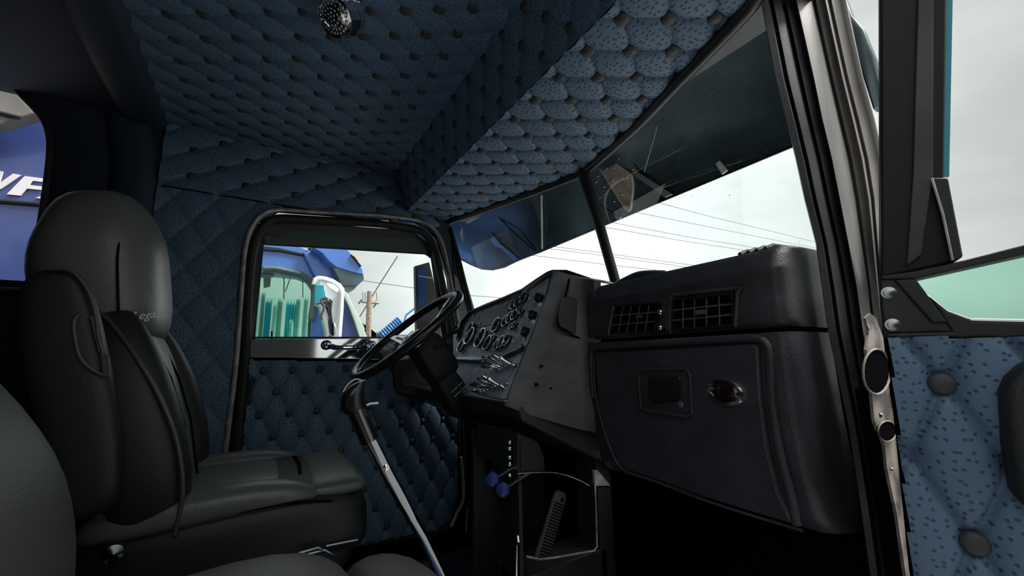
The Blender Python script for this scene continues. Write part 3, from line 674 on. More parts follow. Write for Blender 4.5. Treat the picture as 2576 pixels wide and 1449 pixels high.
# knee panel under the gauges and the centre housing
kp = MB().prism([(.645, .99, .79), (.66, .99, .74), (.93, .97, .60), (1.15, .97, .52), (1.15, .97, .80), (.80, .99, .80)], (0, .90, 0))
obj('knee_panel', kp, 'dash', da, smooth=False, bevel=.01)
cp = empty('center_console', (.8, 1.15, 0), 'dark lower housing under the dash, open on the side facing the seat', 'console')
YC = .985
obj('housing', MB().prism([W(x, y, YC) for x, y in ((1303, 1088), (1355, 1112), (1370, 1150), (1372, 1186), (1302, 1190))], (0, .25, 0))
    .box((.80, YC+.30, .33), (.30, .02, .70)).box((.647, YC+.05, .33), (.014, .10, .75)).box((.80, YC+.06, .12), (.32, .12, .44)).box((.965, YC+.05, .3), (.06, .10, .60)), 'leather_dark', cp, smooth=False, bevel=.004)
obj('edge_trim', MB().tube(smooth_path([W(x, y, YC-.004) for x, y in ((1302, 1192), (1340, 1189), (1400, 1190), (1450, 1205), (1482, 1222))], 4), .0016, 6).tube([W(x, y, YC-.004) for x, y in ((1497, 1222), (1500, 1300), (1502, 1375), (1494, 1386), (1400, 1402), (1360, 1407), (1325, 1400))], .0028, 6), 'trim_gray', cp)
obj('gusset', MB().prism([W(x, y, YC-.002) for x, y in ((1494, 1183), (1504, 1183), (1536, 1222), (1498, 1222))], (0, .01, 0)), 'trim_gray', cp, smooth=False)
obj('chrome_strip', MB().tube([W(1302, 1345, YC-.012), W(1304, 1362, YC-.012)], .006, 8).tube([W(1300, 1370, YC-.012), W(1299, 1449, YC-.012), W(1299, 1520, YC-.012)], .004, 8), 'chrome', cp)
for y in (1112, 1128, 1150, 1166, 1195): obj('chrome_stud', MB().lathe(W(1283, y, YC+.02), Vector((-.8, -.6, 0)), [(.006, 0), (.006, .006), (0, .010)], 10), 'chrome', cp)
# accelerator pedal (ribbed)
pe = empty('accelerator_pedal', W(1370, 1400, 1.05), 'ribbed dark grey pedal leaning inside the open lower housing', 'pedal')
pts = [W(x, y, 1.06) for x, y in ((1412, 1236), (1400, 1300), (1380, 1360), (1358, 1420))]
a, b = pts[0], pts[-1]; dv = (b-a); ln = dv.length; dv.normalize(); sd = Vector((1, 0, 0)); sd = (sd-dv*sd.dot(dv)).normalized(); nn = dv.cross(sd); nn = nn if nn.y < 0 else -nn
body = []
for t, wd in ((0, .012), (.02, .020), (.06, .025), (.5, .025), (1.0, .028)):
    c = a+dv*ln*t; body.append(sell(c, sd, nn, wd, .008, 4, 16))
obj('pad', MB().rings(body), 'pedal', pe)
for k in range(20):
    c = a+dv*ln*(.17+k*.041)+nn*.008
    obj('rib', MB().tube([c-sd*.021, c+sd*.021], .0024, 6), 'seam', pe)
obj('pivot_hole', MB().lathe(a+dv*.022+sd*.006+nn*.008, nn, [(.006, -.002), (.006, .002), (0, .002)], 12), 'seam', pe)
# crystal brake knobs on the lower dash
for i, (x, y, Yk, lb) in enumerate(((1240, 1206, .99, 'faceted blue crystal pull knob, the left one of the pair'), (1266, 1232, .965, 'faceted blue crystal pull knob, the right one of the pair'))):
    k0 = W(x, y, Yk)
    e = obj('crystal_knob', MB().lathe(k0, Vector((-.9, -.2, .25)), [(.010, -.016), (.018, -.005), (.020, .005), (.013, .015), (0, .017)], 9), 'crystal', smooth=False)
    tag(e, lb, 'knob', 'crystal knobs under the dash')
    obj('stem', MB().tube([k0, k0+Vector((.10, .02, .02))], .005, 8), 'chrome', e)
poly('knob_bracket', [W(x, y, 1.24) for x, y in ((1244, 1140), (1302, 1190), (1302, 1310), (1250, 1232), (1232, 1190))], (.02, .03, 0), 'black_plastic', cp)
obj('brake_pedal', MB().box(W(1240, 1293, 1.45), (.05, .09, .012), Matrix.Rotation(-.4, 3, 'Y')).tube([W(1240, 1293, 1.45), W(1290, 1200, 1.45)], .007, 8), 'steel_dark', bevel=.003)
tag(bpy.data.objects['brake_pedal'], 'small metal-edged foot pedal in the dark footwell behind the shifter', 'pedal')

# ================================================================== STEERING
al = radians(41)
wc = W(1027, 838, 1.45)
wX = Vector((cos(al), 0, sin(al))); wYv = Vector((0, 1, 0)); wN = Vector((-sin(al), 0, cos(al)))
# turn the wheel plane a few degrees so the camera sees a slim ellipse of its face
sw = empty('steering_wheel', wc, 'black steering wheel with polished metal spokes and a centre badge button', 'steering wheel')
Rw = .232
ring = [wc+wX*cos(2*pi*k/64)*Rw+wYv*sin(2*pi*k/64)*Rw for k in range(64)]
obj('rim', MB().tube(ring, .0155, 14, closed=True), 'black_plastic', sw, label='glossy black grip rim')
MT['black_plastic'].node_tree.nodes['Principled BSDF'].inputs['Roughness'].default_value = .22
hub = wc-wN*.045
for a0 in (0.0, pi/2, pi, 3*pi/2):
    d_ = wX*cos(a0)+wYv*sin(a0); s_ = wX*-sin(a0)+wYv*cos(a0)
    sp = []
    for t, h, wd in ((.045, .03, .030), (.09, .022, .024), (.15, .012, .017), (.19, .004, .014), (.222, 0, .014)):
        c = wc+d_*t-wN*.045*(1-((t-.045)/.18))
        sp.append(sell(c, s_, wN, wd, .004, 3, 12))
    obj('spoke', MB().rings(sp), 'chrome', sw)
    for q in (-.007, .007):
        pass
    obj('spoke_slot', MB().rings([sell(wc+d_*t-wN*(.045*(1-((t-.045)/.18))-.0035), s_, wN, .006, .0015, 3, 10) for t in (.10, .13, .17)]), 'gauge_face', sw)
obj('hub', MB().lathe(hub, wN, [(.052, -.02), (.056, 0), (.054, .022), (.040, .032), (.036, .034), (0, .038)], 28), 'black_plastic', sw)
obj('hub_ring', MB().lathe(hub, wN, [(.058, -.006), (.060, .004), (.057, .012)], 28), 'chrome', sw)
obj('horn_badge', MB().prism([hub+wN*.036+wX*a_+wYv*b_ for a_, b_ in ((-.02, -.014), (.02, -.014), (.02, .014), (-.02, .014))], wN*.004), 'chrome', sw, smooth=False)
# column
cn = empty('steering_column', W(1250, 1150, 1.45), 'black boxed steering column running down from the wheel into the dark footwell', 'steering column')
ca, cb = wc-wN*.06, W(1330, 1330, 1.45)
cdv = (W(1160, 1010, 1.45)-W(1085, 890, 1.45)).normalized(); csd = Vector((0, 1, 0)); cnn = cdv.cross(csd).normalized()
c0 = W(1062, 858, 1.45)
obj('upper_shroud', MB().rings([sell(c0+cdv*t, csd, cnn, hw, hh, 7, 20) for t, hw, hh in ((-.012, .045, .035), (0, .058, .050), (.03, .066, .060), (.12, .066, .060), (.15, .06, .054), (.16, .05, .045))]), 'rubber', cn, angle=50)
obj('collar', MB().rings([sell(c0+cdv*t-csd*0, csd, cnn, .040, .040, 2.2, 20) for t in (-.035, -.01, .0)]), 'steel_dark', cn)
obj('lower_shroud', MB().rings([sell(c0+cdv*t-cnn*.01, csd, cnn, hw, hh, 6, 20) for t, hw, hh in ((.15, .055, .045), (.20, .058, .050), (.30, .058, .050), (.315, .05, .04))]), 'rubber', cn, angle=50)
obj('shaft', MB().tube([c0+cdv*.30, c0+cdv*.62], .03, 14), 'rubber', cn)
obj('strap', MB().tube([c0+cdv*.205-csd*.06+cnn*.03, c0+cdv*.21-csd*.06-cnn*.03], .0025, 6).tube([c0+cdv*.225-csd*.06+cnn*.03, c0+cdv*.23-csd*.06-cnn*.03], .0025, 6), 'steel_dark', cn)
obj('turn_lever', MB().tube([W(1100, 868, 1.36), W(1128, 848, 1.34), W(1146, 830, 1.33)], [.007, .007, .008], 10).lathe(W(1148, 829, 1.33), Vector((.7, -.2, .6)), [(.013, -.012), (.014, 0), (.013, .010), (0, .016)], 14), 'black_plastic', cn)

# ================================================================== SHIFTER
sh = empty('gear_shifter', (.50, .99, 0), 'chrome gear shift lever with a black knob, standing on the cab floor beside the seat', 'gear shifter')
YS = 1.0
def S(x, y, Yv=YS): return P(x, y, 'y', Yv)
obj('knob', MB().rings([sell(S(x, y), Vector((.93, 0, .36)), Y1, a_, b_, 2.3, 20) for x, y, a_, b_ in ((908, 958, .006, .006), (902, 962, .016, .014), (892, 975, .024, .019), (887, 993, .027, .022), (888, 1012, .028, .023), (894, 1028, .026, .022), (898, 1034, .022, .020))]), 'black_plastic', sh)
obj('knob_cap', MB().tube(smooth_path([S(862, 985, YS-.01), S(874, 966, YS-.012), (S(893, 953, YS-.012)), S(910, 956, YS-.01)], 4), .003, 6), 'brushed', sh)
obj('upper_tube', MB().tube([S(897, 1030), S(930, 1108)], .0215, 18), 'steel_dark', sh)
obj('range_button', MB().tube([S(922, 1020), S(930, 1016), S(951, 1014)], [.004, .004, .0045], 8), 'brushed', sh)
fl_ = []
bar = [(932, 1104), (950, 1140), (972, 1185), (1010, 1255), (1042, 1312), (1065, 1350), (1090, 1400), (1112, 1445), (1135, 1500), (1190, 1640)]
for i, (x, y) in enumerate(bar):
    p = S(x, y); q_ = S(*bar[min(i+1, len(bar)-1)]) if i+1 < len(bar) else p+(p-S(*bar[i-1])); t = (q_-p).normalized(); s_ = t.cross(Y1).normalized()
    fl_.append(sell(p, s_, Y1, .0135 if i < 4 else .0125, .009, 4 if i < 4 else 2.1, 20))
obj('lever', MB().rings(fl_), 'lever', sh, angle=40)
obj('lever_bolt', MB().lathe(S(970, 1176, YS-.006), -Y1, [(.008, 0), (.008, .003), (0, .005)], 10), 'chrome', sh)
obj('boot', MB().lathe((.51, 1.0, 0), Z1, [(.11, 0), (.10, .02), (.085, .03), (.09, .05), (.07, .06), (.07, .09), (.05, .10), (.04, .15), (.0, .16)], 24), 'rubber', sh)

# ================================================================== SEATS
def backrest(mbs, st): return MB().rings(st)
ds = empty('driver_seat', (.0, 1.38, 0), 'black leather driver seat with tall headrest and stitched cushions, beside the closed door', 'seat')
bt = Vector((-.28, 0, .96)).normalized()   # back direction (leaning rearward)
bn_ = Vector((bt.z, 0, -bt.x))             # forward normal of the back
def seatst(x, z, hw, hd, yc=1.385, e=3.2, tilt=None):
    return sell((x, yc, z), Y1, tilt or bn_, hw, hd, e, 32)
# cushion
cst = []
for x, zc, hw, hh in ((-.30, .50, .16, .05), (-.27, .505, .22, .085), (-.15, .515, .245, .10), (.0, .522, .25, .105), (.12, .525, .25, .105), (.21, .518, .245, .098), (.265, .505, .23, .085), (.288, .495, .20, .065), (.296, .49, .15, .04)):
    cst.append(sell((x, 1.385, zc), Y1, Z1, hw, hh, 3.4, 36))
obj('cushion', MB().rings(cst), 'leather_dark', ds, sub=1)
# central recessed pad and thigh pad
def pad(name, x0, x1, hw, z, hh, yc=1.385, par=ds, m='leather'):
    st = []
    for i in range(9):
        t = i/8; k = (1-abs(2*t-1)**5)**.5 if 0 < i < 8 else .25
        st.append(sell((x0+(x1-x0)*t, yc, z), Y1, Z1, hw*(.9+.1*k), hh*k, 3, 28))
    return obj(name, MB().rings(st), m, par, sub=1)
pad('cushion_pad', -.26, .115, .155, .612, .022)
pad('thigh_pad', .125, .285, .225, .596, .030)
for s in (-1, 1):
    obj('side_bolster', MB().rings([sell((x, 1.385+s*y_, z_), Vector((0, 1, 0)), Z1, a_, b_, 2.4, 18) for x, y_, z_, a_, b_ in ((-.28, .19, .585, .02, .02), (-.22, .20, .60, .045, .035), (-.1, .205, .607, .05, .036), (.03, .205, .612, .05, .034), (.11, .205, .606, .045, .028), (.17, .20, .59, .02, .012))]), 'leather', ds, sub=1)
obj('cushion_seam', MB().tube(smooth_path([(.12, 1.24, .612), (.128, 1.30, .630), (.130, 1.385, .634), (.128, 1.47, .630), (.12, 1.53, .612)], 4), .004, 6).tube(smooth_path([(-.15, 1.150, .585), (0, 1.140, .592), (.12, 1.142, .590), (.19, 1.152, .575)], 4), .0035, 6), 'seam', ds)
obj('seat_skirt', MB().rings([sell((.0, 1.385, z), X1, Y1, a_, b_, 6, 28) for z, a_, b_ in ((.49, .275, .235), (.44, .27, .232), (.40, .255, .22), (.385, .24, .21))]), 'leather_dark', ds, angle=50)
obj('pedestal', MB().box((-.02, 1.385, .20), (.38, .34, .40)), 'void', ds, smooth=False, bevel=.01)
obj('adjuster_levers', MB().tube([W(820, 1374, 1.14), W(900, 1358, 1.14)], .0035, 6).tube([W(752, 1392, 1.12), W(800, 1378, 1.12), W(812, 1386, 1.12)], .004, 6).tube([W(770, 1396, 1.12), W(815, 1384, 1.12), W(840, 1398, 1.12)], .004, 6), 'steel_dark', ds)
# back: lower part
def bk(t, off=0): return Vector((-.185, 0, .55))+bt*t+bn_*off   # centreline of the back shell
bst = []
for t, hw, hd in ((-.02, .20, .04), (.02, .225, .065), (.12, .235, .075), (.25, .235, .08), (.36, .225, .078), (.44, .20, .07), (.49, .17, .062), (.52, .145, .055)):
    c = bk(t); bst.append(sell((c.x, 1.385, c.z), Y1, bn_, hw, hd, 3, 32))
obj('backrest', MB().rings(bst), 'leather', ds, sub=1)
# near and far bolsters of the back
for s in (-1, 1):
    st = []
    for t, w_, d_, yo in ((.0, .03, .04, .20), (.06, .05, .07, .205), (.16, .058, .085, .21), (.28, .055, .082, .205), (.38, .048, .07, .19), (.46, .035, .05, .165), (.50, .015, .03, .15)):
        c = bk(t, .045); st.append(sell((c.x, 1.385+s*yo, c.z), Y1, bn_, w_, d_, 2.4, 20))
    obj('back_bolster', MB().rings(st), 'leather_dark', ds, sub=1)
    obj('bolster_piping', MB().tube(smooth_path([Vector((bk(t, o_).x, 1.385+s*y_, bk(t, o_).z)) for t, o_, y_ in ((.0, .075, .245), (.08, .105, .258), (.18, .115, .26), (.28, .105, .255), (.38, .08, .235), (.46, .05, .20), (.51, .02, .165))], 4), .0045, 8), 'piping', ds)
obj('lumbar_pad', MB().rings([sell((bk(t, .078).x, 1.385, bk(t, .078).z), Y1, bn_, w_, d_, 3, 24) for t, w_, d_ in ((.05, .10, .008), (.08, .13, .022), (.2, .145, .03), (.32, .14, .028), (.42, .12, .02), (.45, .09, .008))]), 'leather', ds, sub=1)
obj('back_seams', MB().tube([Vector((bk(t, o_).x, 1.30, bk(t, o_).z)) for t, o_ in ((.05, .095), (.2, .110), (.32, .106), (.44, .085))], .003, 6).tube([Vector((bk(t, o_).x, 1.40, bk(t, o_).z)) for t, o_ in ((.05, .098), (.2, .112), (.32, .108), (.44, .088))], .003, 6), 'seam', ds)
# headrest section
hs = []
for y, x, hd, hw, e in ((872, 340, .040, .10, 3), (855, 325, .070, .14, 3), (800, 296, .100, .165, 3), (740, 272, .115, .172, 3), (680, 262, .120, .175, 3), (620, 262, .116, .172, 2.9), (570, 262, .100, .150, 2.8), (535, 256, .085, .130, 2.7), (512, 250, .065, .105, 2.6), (503, 248, .038, .07, 2.4)):
    hs.append(sell(W(x+6, y, 1.385), Y1, bn_, hw, hd, e, 32))
hr = obj('headrest', MB().rings(hs), 'leather', ds, sub=1)
hp = []
for x, y, hw, hd in ((372, 868, .05, .010), (366, 855, .075, .028), (356, 820, .095, .036), (350, 780, .098, .036), (346, 745, .09, .030), (344, 728, .07, .012)):
    hp.append(sell(W(x, y, 1.36), Y1, bn_, hw, hd, 2.6, 26))
obj('neck_roll', MB().rings(hp), 'leather', hr, sub=1)
obj('headrest_seam', MB().tube(smooth_path([W(296, 728, 1.235), W(318, 718, 1.24), W(350, 722, 1.27), W(380, 738, 1.33), W(398, 752, 1.40)], 4), .0035, 6).tube(smooth_path([W(300, 860, 1.228), W(298, 780, 1.215), W(296, 700, 1.213), W(296, 640, 1.215), W(305, 570, 1.235)], 4), .0025, 6), 'seam', hr)
# embroidered script
fc = bpy.data.curves.new('embroidered_script', 'FONT'); fc.body = 'Legacy'; fc.size = .027; fc.shear = .35; fc.extrude = .0008; fc.align_x = 'CENTER'; fc.align_y = 'CENTER'
tmp = bpy.data.objects.new('tmp', fc); COL.objects.link(tmp)
me_t = bpy.data.meshes.new_from_object(tmp.evaluated_get(bpy.context.evaluated_depsgraph_get())); bpy.data.objects.remove(tmp)
me_t.materials.clear(); me_t.materials.append(MT['thread'])
fo_ = bpy.data.objects.new('embroidered_script', me_t); COL.objects.link(fo_); fo_.parent = hr
tz = Vector((.70, -.71, -.06)).normalized(); ty = (bt-tz*bt.dot(tz)).normalized(); tx = ty.cross(tz)
fo_.matrix_local = Matrix.Translation(Vector((-.2305, 1.2490, 1.034))+tz*.006+tx*.008-wloc(hr)) @ Matrix((tx, ty, tz)).transposed().to_4x4()
# folded-up armrest on the near side
ar = []
for x, y, a_, b_ in ((128, 676, .012, .008), (130, 684, .035, .022), (135, 710, .052, .03), (145, 760, .062, .034), (155, 830, .068, .036), (165, 900, .070, .036), (185, 980, .070, .036), (205, 1080, .068, .036), (222, 1180, .062, .034), (232, 1260, .05, .03), (236, 1300, .03, .02)):
    ar.append(sell(W(x+2, y, 1.09), bn_, Y1, a_*.80, b_*.8, 3.2, 24))
amr = obj('armrest', MB().rings(ar), 'leather_dark', ds, sub=1)
obj('armrest_piping', MB().tube(smooth_path([W(x, y, 1.06) for x, y in ((120, 676), (175, 680), (215, 720), (238, 780), (248, 850), (262, 900), (266, 942), (240, 935), (205, 905), (190, 860), (186, 810), (200, 790))], 4), .0035, 8), 'piping', amr)
obj('armrest_strap', MB().prism([W(x, y, 1.058) for x, y in ((226, 796), (246, 796), (262, 882), (248, 886))], (0, .006, 0)), 'pedal', amr, smooth=False)
obj('armrest_tab', MB().prism([W(x, y, 1.056) for x, y in ((254, 888), (272, 892), (276, 946), (258, 944))], (0, .006, 0)), 'piping', amr, smooth=False)
# passenger seat in the foreground
ps = empty('passenger_seat', (-.1, .62, 0), 'black leather passenger seat cut off by the lower left corner, nearest the camera', 'seat')
st = []
for z, xf, hw, hd in ((.50, -.18, .19, .05), (.53, -.172, .225, .08), (.60, -.166, .235, .085), (.68, -.172, .238, .085), (.74, -.184, .238, .085), (.80, -.205, .238, .085), (.87, -.248, .236, .083), (.93, -.295, .232, .08), (1.0, -.345, .22, .075), (1.04, -.375, .19, .06), (1.055, -.39, .15, .035)):
    st.append(sell((xf-hd, .635, z), Y1, X1, hw, hd, 3.6, 36))
obj('backrest', MB().rings(st), 'leather_dark', ps, sub=1)
cst = []
for x, zc, hw, hh in ((-.34, .49, .16, .05), (-.30, .50, .21, .085), (-.15, .515, .245, .105), (.0, .525, .252, .11), (.10, .518, .252, .105), (.15, .50, .245, .09), (.18, .48, .235, .07)):
    cst.append(sell((x, .62, zc), Y1, Z1, hw, hh, 3.4, 36))
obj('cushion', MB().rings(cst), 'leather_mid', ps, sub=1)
cst = []
for x, zc, hw, hh in ((.14, .49, .20, .05), (.16, .495, .235, .082), (.20, .498, .25, .096), (.25, .49, .25, .094), (.30, .475, .24, .08), (.33, .455, .20, .055), (.345, .44, .16, .03)):
    cst.append(sell((x, .62, zc), Y1, Z1, hw, hh, 3.0, 36))
obj('thigh_pad', MB().rings(cst), 'leather_mid', ps, sub=1)
obj('pedestal', MB().box((-.05, .62, .19), (.4, .36, .38)), 'void', ps, smooth=False, bevel=.01)
obj('recliner_knob', MB().lathe(W(284, 1390, 1.09), Vector((.2, -1, .1)), [(.010, -.06), (.012, -.02), (.018, 0), (.015, .012), (0, .018)], 16), 'steel_dark', ds)

# ================================================================== CEILING LAMP
lm = empty('ceiling_lamp', P(860, 10, 'z', ZC), 'round chrome swivel lamp with a bumpy clear lens, mounted on the quilted ceiling', 'lamp')
lcn = P(843, 42, 'z', 1.775); la = ((CAM-lcn).normalized()*.86-RT*.52-UP*.06).normalized()
obj('shade', MB().lathe(lcn, la, [(.022, -.085), (.040, -.078), (.048, -.060), (.050, -.030), (.046, -.012), (.047, .004), (.043, .006), (.040, .0)], 14), 'chrome', lm, angle=20)
lb = MB().lathe(lcn, la, [(.042, -.004), (.040, .004), (.030, .012), (.015, .017), (0, .018)], 24)
for k in range(5):
    for j in range(max(1, k*6)):
        r_ = k*.0088; a_ = 2*pi*j/max(1, k*6)
        u_ = la.cross(Z1).normalized(); v_ = la.cross(u_)
        lb.lathe(lcn+la*(.017-.013*(k/4.3)**2)+u_*r_*cos(a_)+v_*r_*sin(a_), la, [(.0042, -.002), (.0037, .0015), (.002, .0035), (0, .004)], 7)
obj('lens', lb, 'lamp_lens', lm)
obj('swivel', MB().tube([lcn-la*.055, lcn-la*.06+Z1*.05, Vector((lcn.x-.01, lcn.y-.01, ZC-.008))], [.016, .014, .020], 14), 'chrome', lm)
obj('base', MB().lathe((lcn.x+.02, lcn.y-.015, ZC-.005), -Z1, [(.045, 0), (.045, .006), (.038, .014), (.02, .018), (0, .018)], 12), 'chrome', lm, angle=20)

# ================================================================== OUTSIDE
g = obj('ground', MB().box((5, 5, -1.25), (140, 140, .1)), 'ground', smooth=False); g['kind'] = 'structure'
# own truck: unseen hood, made pale to bounce light onto the soffit
hd_ = empty('truck_hood', (2.2, 1.12, 0), 'unseen truck hood ahead of the windshield, made pale to bounce light upward', 'hood')
obj('hood_shell', MB().rings([sell((x, 1.12, z), Y1, Z1, hw, hh, 4.5, 32) for x, z, hw, hh in ((1.36, .58, .82, .50), (1.40, .58, .84, .53), (2.2, .54, .78, .52), (3.1, .46, .70, .50), (3.16, .44, .66, .46))]), 'hood_bounce', hd_)
# exterior sun visor above the windshield
XV = 1.27
va, vb = P(1400, 617, 'x', XV), P(2000, 366, 'x', XV)
ZVb = (va.z+vb.z)/2
vi = empty('sun_visor', (1.1, 1.12, 1.8), 'dark polished metal exterior visor shading the top of the split windshield', 'visor')
def VZ(y): return va.z+(vb.z-va.z)*(y-va.y)/(vb.y-va.y)
rows = []
edge = [Vector((XV, y, VZ(y))) for y in [.30+i*.1 for i in range(15)]]
for x, y, X_ in ((1330, 645, 1.268), (1300, 657, 1.262), (1270, 672, 1.25), (1240, 679, 1.235), (1212, 677, 1.215), (1185, 666, 1.19), (1158, 652, 1.16), (1130, 645, 1.13), (1100, 640, 1.09)): edge.append(P(x, y, 'x', X_))
for p in edge:
    y = p.y; k = max(0, (y-1.75)/.7)
    rows.append([Vector((.84-.1*k, y, 1.86)), Vector((.95-.1*k, y, 1.80)), Vector((1.08-.08*k, y, 1.70)), Vector((1.18-.06*k, y, 1.62)), p+Vector((-.02, 0, .03)), p, p+Vector((.004, 0, .006)), Vector((1.19-.05*k, y, 1.64)), Vector((.84-.1*k, y, 1.875))])
obj('visor_plate', MB().grid(rows), 'visor_metal', vi, angle=60)
obj('visor_lip', MB().tube([r[5] for r in rows], .004, 6), 'steel_dark', vi)
VN = Vector((-.78, 0, -.62)).normalized()
def VX(x, y, X=1.24): return PL(x, y, Vector((1.18, 1, 1.62))+VN*(.012+(1.25-X)*.25), VN)
obj('bracket', MB().prism([VX(x, y) for x, y in ((1500, 408), (1512, 398), (1548, 408), (1588, 440), (1592, 470), (1586, 528), (1580, 534), (1574, 530))], (.012, 0, .004)), 'visor_tan', vi, smooth=False, bevel=.002, label='tan steel gusset bracket')
br = bpy.data.objects['bracket']
obj('bracket_flange', MB().tube([VX(1500, 410, 1.235), VX(1545, 482, 1.235), VX(1575, 530, 1.235)], .003, 6), 'visor_tan', br)
for x, y, r in ((1582, 516, .009), (1527, 425, .005), (1545, 422, .005), (1576, 447, .007), (1542, 453, .005), (1565, 490, .005)):
    obj('bolt', MB().lathe(VX(x, y, 1.236), -X1, [(r, 0), (r, .004), (r*.5, .006), (0, .006)], 8), 'rubber' if r > .008 else 'visor_tan', br)
for x, y in ((1504, 443), (1499, 458), (1520, 470), (1509, 497), (1545, 506), (1533, 400), (1557, 400), (1592, 425)):
    obj('bolt', MB().lathe(VX(x, y, 1.245), -X1, [(.005, 0), (.005, .004), (0, .006)], 7), 'brushed', vi)
poly('strut_plate', [VX(x, y, 1.25) for x, y in ((1558, 380), (1578, 392), (1602, 432), (1690, 488), (1672, 496), (1600, 445), (1590, 430))], (.01, 0, 0), 'grey', vi)
poly('white_tab', [VX(x, y, 1.25) for x, y in ((1800, 412), (1810, 404), (1829, 428), (1816, 438))], (.006, 0, 0), 'pale_green', vi)
obj('wiper_arm', MB().tube([VX(1508, 515, 1.22), VX(1558, 545, 1.22)], .003, 6).lathe(VX(1560, 546, 1.22), -X1, [(.009, 0), (.009, .006), (0, .01)], 10), 'steel_dark', vi)
obj('seam_line', MB().tube([VX(1621, 432, 1.235), VX(1640, 366, 1.22), VX(1667, 268, 1.19)], .0018, 6).tube([VX(1364, 625, 1.235), VX(1363, 560, 1.22), VX(1362, 490, 1.19)], .005, 6), 'pale_green', vi)
obj('brass_reflection', MB().tube([VX(1162, 575, 1.17), VX(1190, 620, 1.19), VX(1228, 674, 1.21)], .004, 6), 'brass', vi)  # brass line drawn as a reflection on the visor
obj('reflection_line', MB().tube([VX(1192, 560, 1.17), VX(1222, 620, 1.2), VX(1252, 674, 1.225)], .005, 6), 'paint_teal', vi)  # this and the next lines stand in for visor reflections
obj('reflection_line', MB().tube([VX(1208, 552, 1.17), VX(1260, 615, 1.2), VX(1308, 652, 1.235)], .005, 6), 'steel_dark', vi)
obj('reflection_line', MB().tube([VX(1244, 537, 1.17), VX(1298, 590, 1.2), VX(1345, 632, 1.235)], .004, 6), 'steel_dark', vi)
obj('reflection_patch', MB().prism([VX(x, y, 1.21) for x, y in ((1228, 592), (1240, 590), (1262, 618), (1302, 652), (1268, 668))], (.01, 0, .004)), 'paint_blue', vi, smooth=False)  # blue reflection on the visor, put in as a patch
# visor end seen past the corner pillar
ve = obj('visor_end', MB().prism([P(x, y, 'x', 1.15) for x, y in ((2120, -20), (2142, 38), (2170, 72), (2198, 140), (2218, 214), (2221, 250), (2196, 276), (2172, 200), (2140, 90), (2100, 0))], (.03, .0, 0)), 'visor_metal', vi, smooth=False, bevel=.004)

# exterior mirror of this truck on the driver side
em = empty('exterior_mirror', P(1075, 760, 'y', 2.25), 'tall flat exterior mirror with a painted-on blue reflection, seen through the front of the side window', 'mirror')
def E_(x, y, Y=2.25): return P(x, y, 'y', Y)
obj('housing', MB().prism([E_(x, y) for x, y in ((1045, 669), (1080, 659), (1101, 745), (1112, 850), (1050, 900))], (0, .04, 0)), 'grey_warm', em, smooth=False, bevel=.004)
obj('blue_reflection', MB().prism([E_(x, y, 2.245) for x, y in ((1050, 676), (1070, 672), (1072, 770), (1052, 776))], (0, .004, 0)), 'paint_blue', em, smooth=False)  # blue reflected in the mirror glass, painted on
obj('mirror_bar', MB().tube([E_(1053, 694, 2.24), E_(1090, 700, 2.24)], .004, 6), 'white', em)
obj('mirror_arm', MB().tube([E_(1075, 880, 2.27), Vector((.95, 2.1, .9)), Vector((.93, 1.99, .85))], .012, 8), 'grey_warm', em)
obj('mirror_edge', MB().tube([E_(1045, 669, 2.245), E_(1048, 780, 2.245), E_(1050, 860, 2.245)], .003, 6), 'wire', em)

# ---- neighbouring blue truck
YN = 4.6
nb = empty('neighbour_truck', (.5, YN, -1.2), 'bright blue truck parked alongside, seen through the driver door window', 'truck')
def Nn(cx_, cy_, Y=YN): return P(640+cx_/5.152, 600+cy_/5.152, 'y', Y)
def npoly(name, pts, m, Y=YN, d=.05, **k): return obj(name, MB().prism([Nn(x, y, Y) for x, y in pts], (0, d, 0)), m, nb, smooth=False, bevel=.008, **k)
hole_n = [(-300, 420), (120, 395), (270, 395), (440, 430), (600, 470), (690, 530), (770, 620), (775, 800), (740, 1050), (715, 1420), (-300, 1420)]
body_o = [(-300, 80), (110, 150), (330, 175), (640, 230), (760, 300), (880, 440), (960, 560), (960, 800), (930, 1050), (900, 1420), (-300, 1420)]
obj('door_panel', MB().grid([[Nn(*p) for p in body_o], [Nn(*p) for p in hole_n]]).prism([Nn(-300, 1400), Nn(900, 1400), Nn(900, 2200), Nn(-300, 2200)], (0, .06, 0)), 'paint_blue', nb, smooth=False, solid=.04)
obj('window_rubber', MB().tube(smooth_path([Nn(x, y, YN-.03) for x, y in hole_n[1:9]], 4), .035, 8), 'frame_green', nb)
npoly('side_glass', hole_n, 'glass_mint', YN+.02, .01)
npoly('roof_side', [(-300, -60), (110, -30), (420, 60), (600, 110), (700, 160), (760, 260), (640, 215), (330, 160), (110, 105), (-300, 60)], 'paint_blue', YN-.02)
npoly('gutter', [(-300, 20), (110, 95), (330, 120), (640, 190), (650, 225), (330, 165), (110, 150), (-300, 80)], 'frame_black', YN-.05, .03)
npoly('pillar_cover', [(632, 175), (740, 175), (860, 240), (940, 330), (1020, 430), (1090, 600), (1060, 700), (900, 640), (820, 560)], 'paint_blue', YN-.10, .06)
npoly('pillar_gap', [(690, 118), (760, 120), (890, 200), (960, 300), (1030, 380), (1100, 470), (1125, 615), (1100, 620), (1010, 430), (930, 330), (850, 240), (740, 170)], 'frame_black', YN-.07, .06)
npoly('roof_visor', [(745, 110), (900, 60), (1210, 145), (1290, 240), (1400, 400), (1415, 470), (1250, 430), (1060, 372), (960, 290), (880, 190)], 'paint_blue', YN-.28, .20)
npoly('visor_underside', [(1055, 368), (1250, 425), (1415, 468), (1422, 530), (1340, 608), (1120, 614), (1080, 500), (1020, 400)], 'visor_metal', YN-.26, .25)
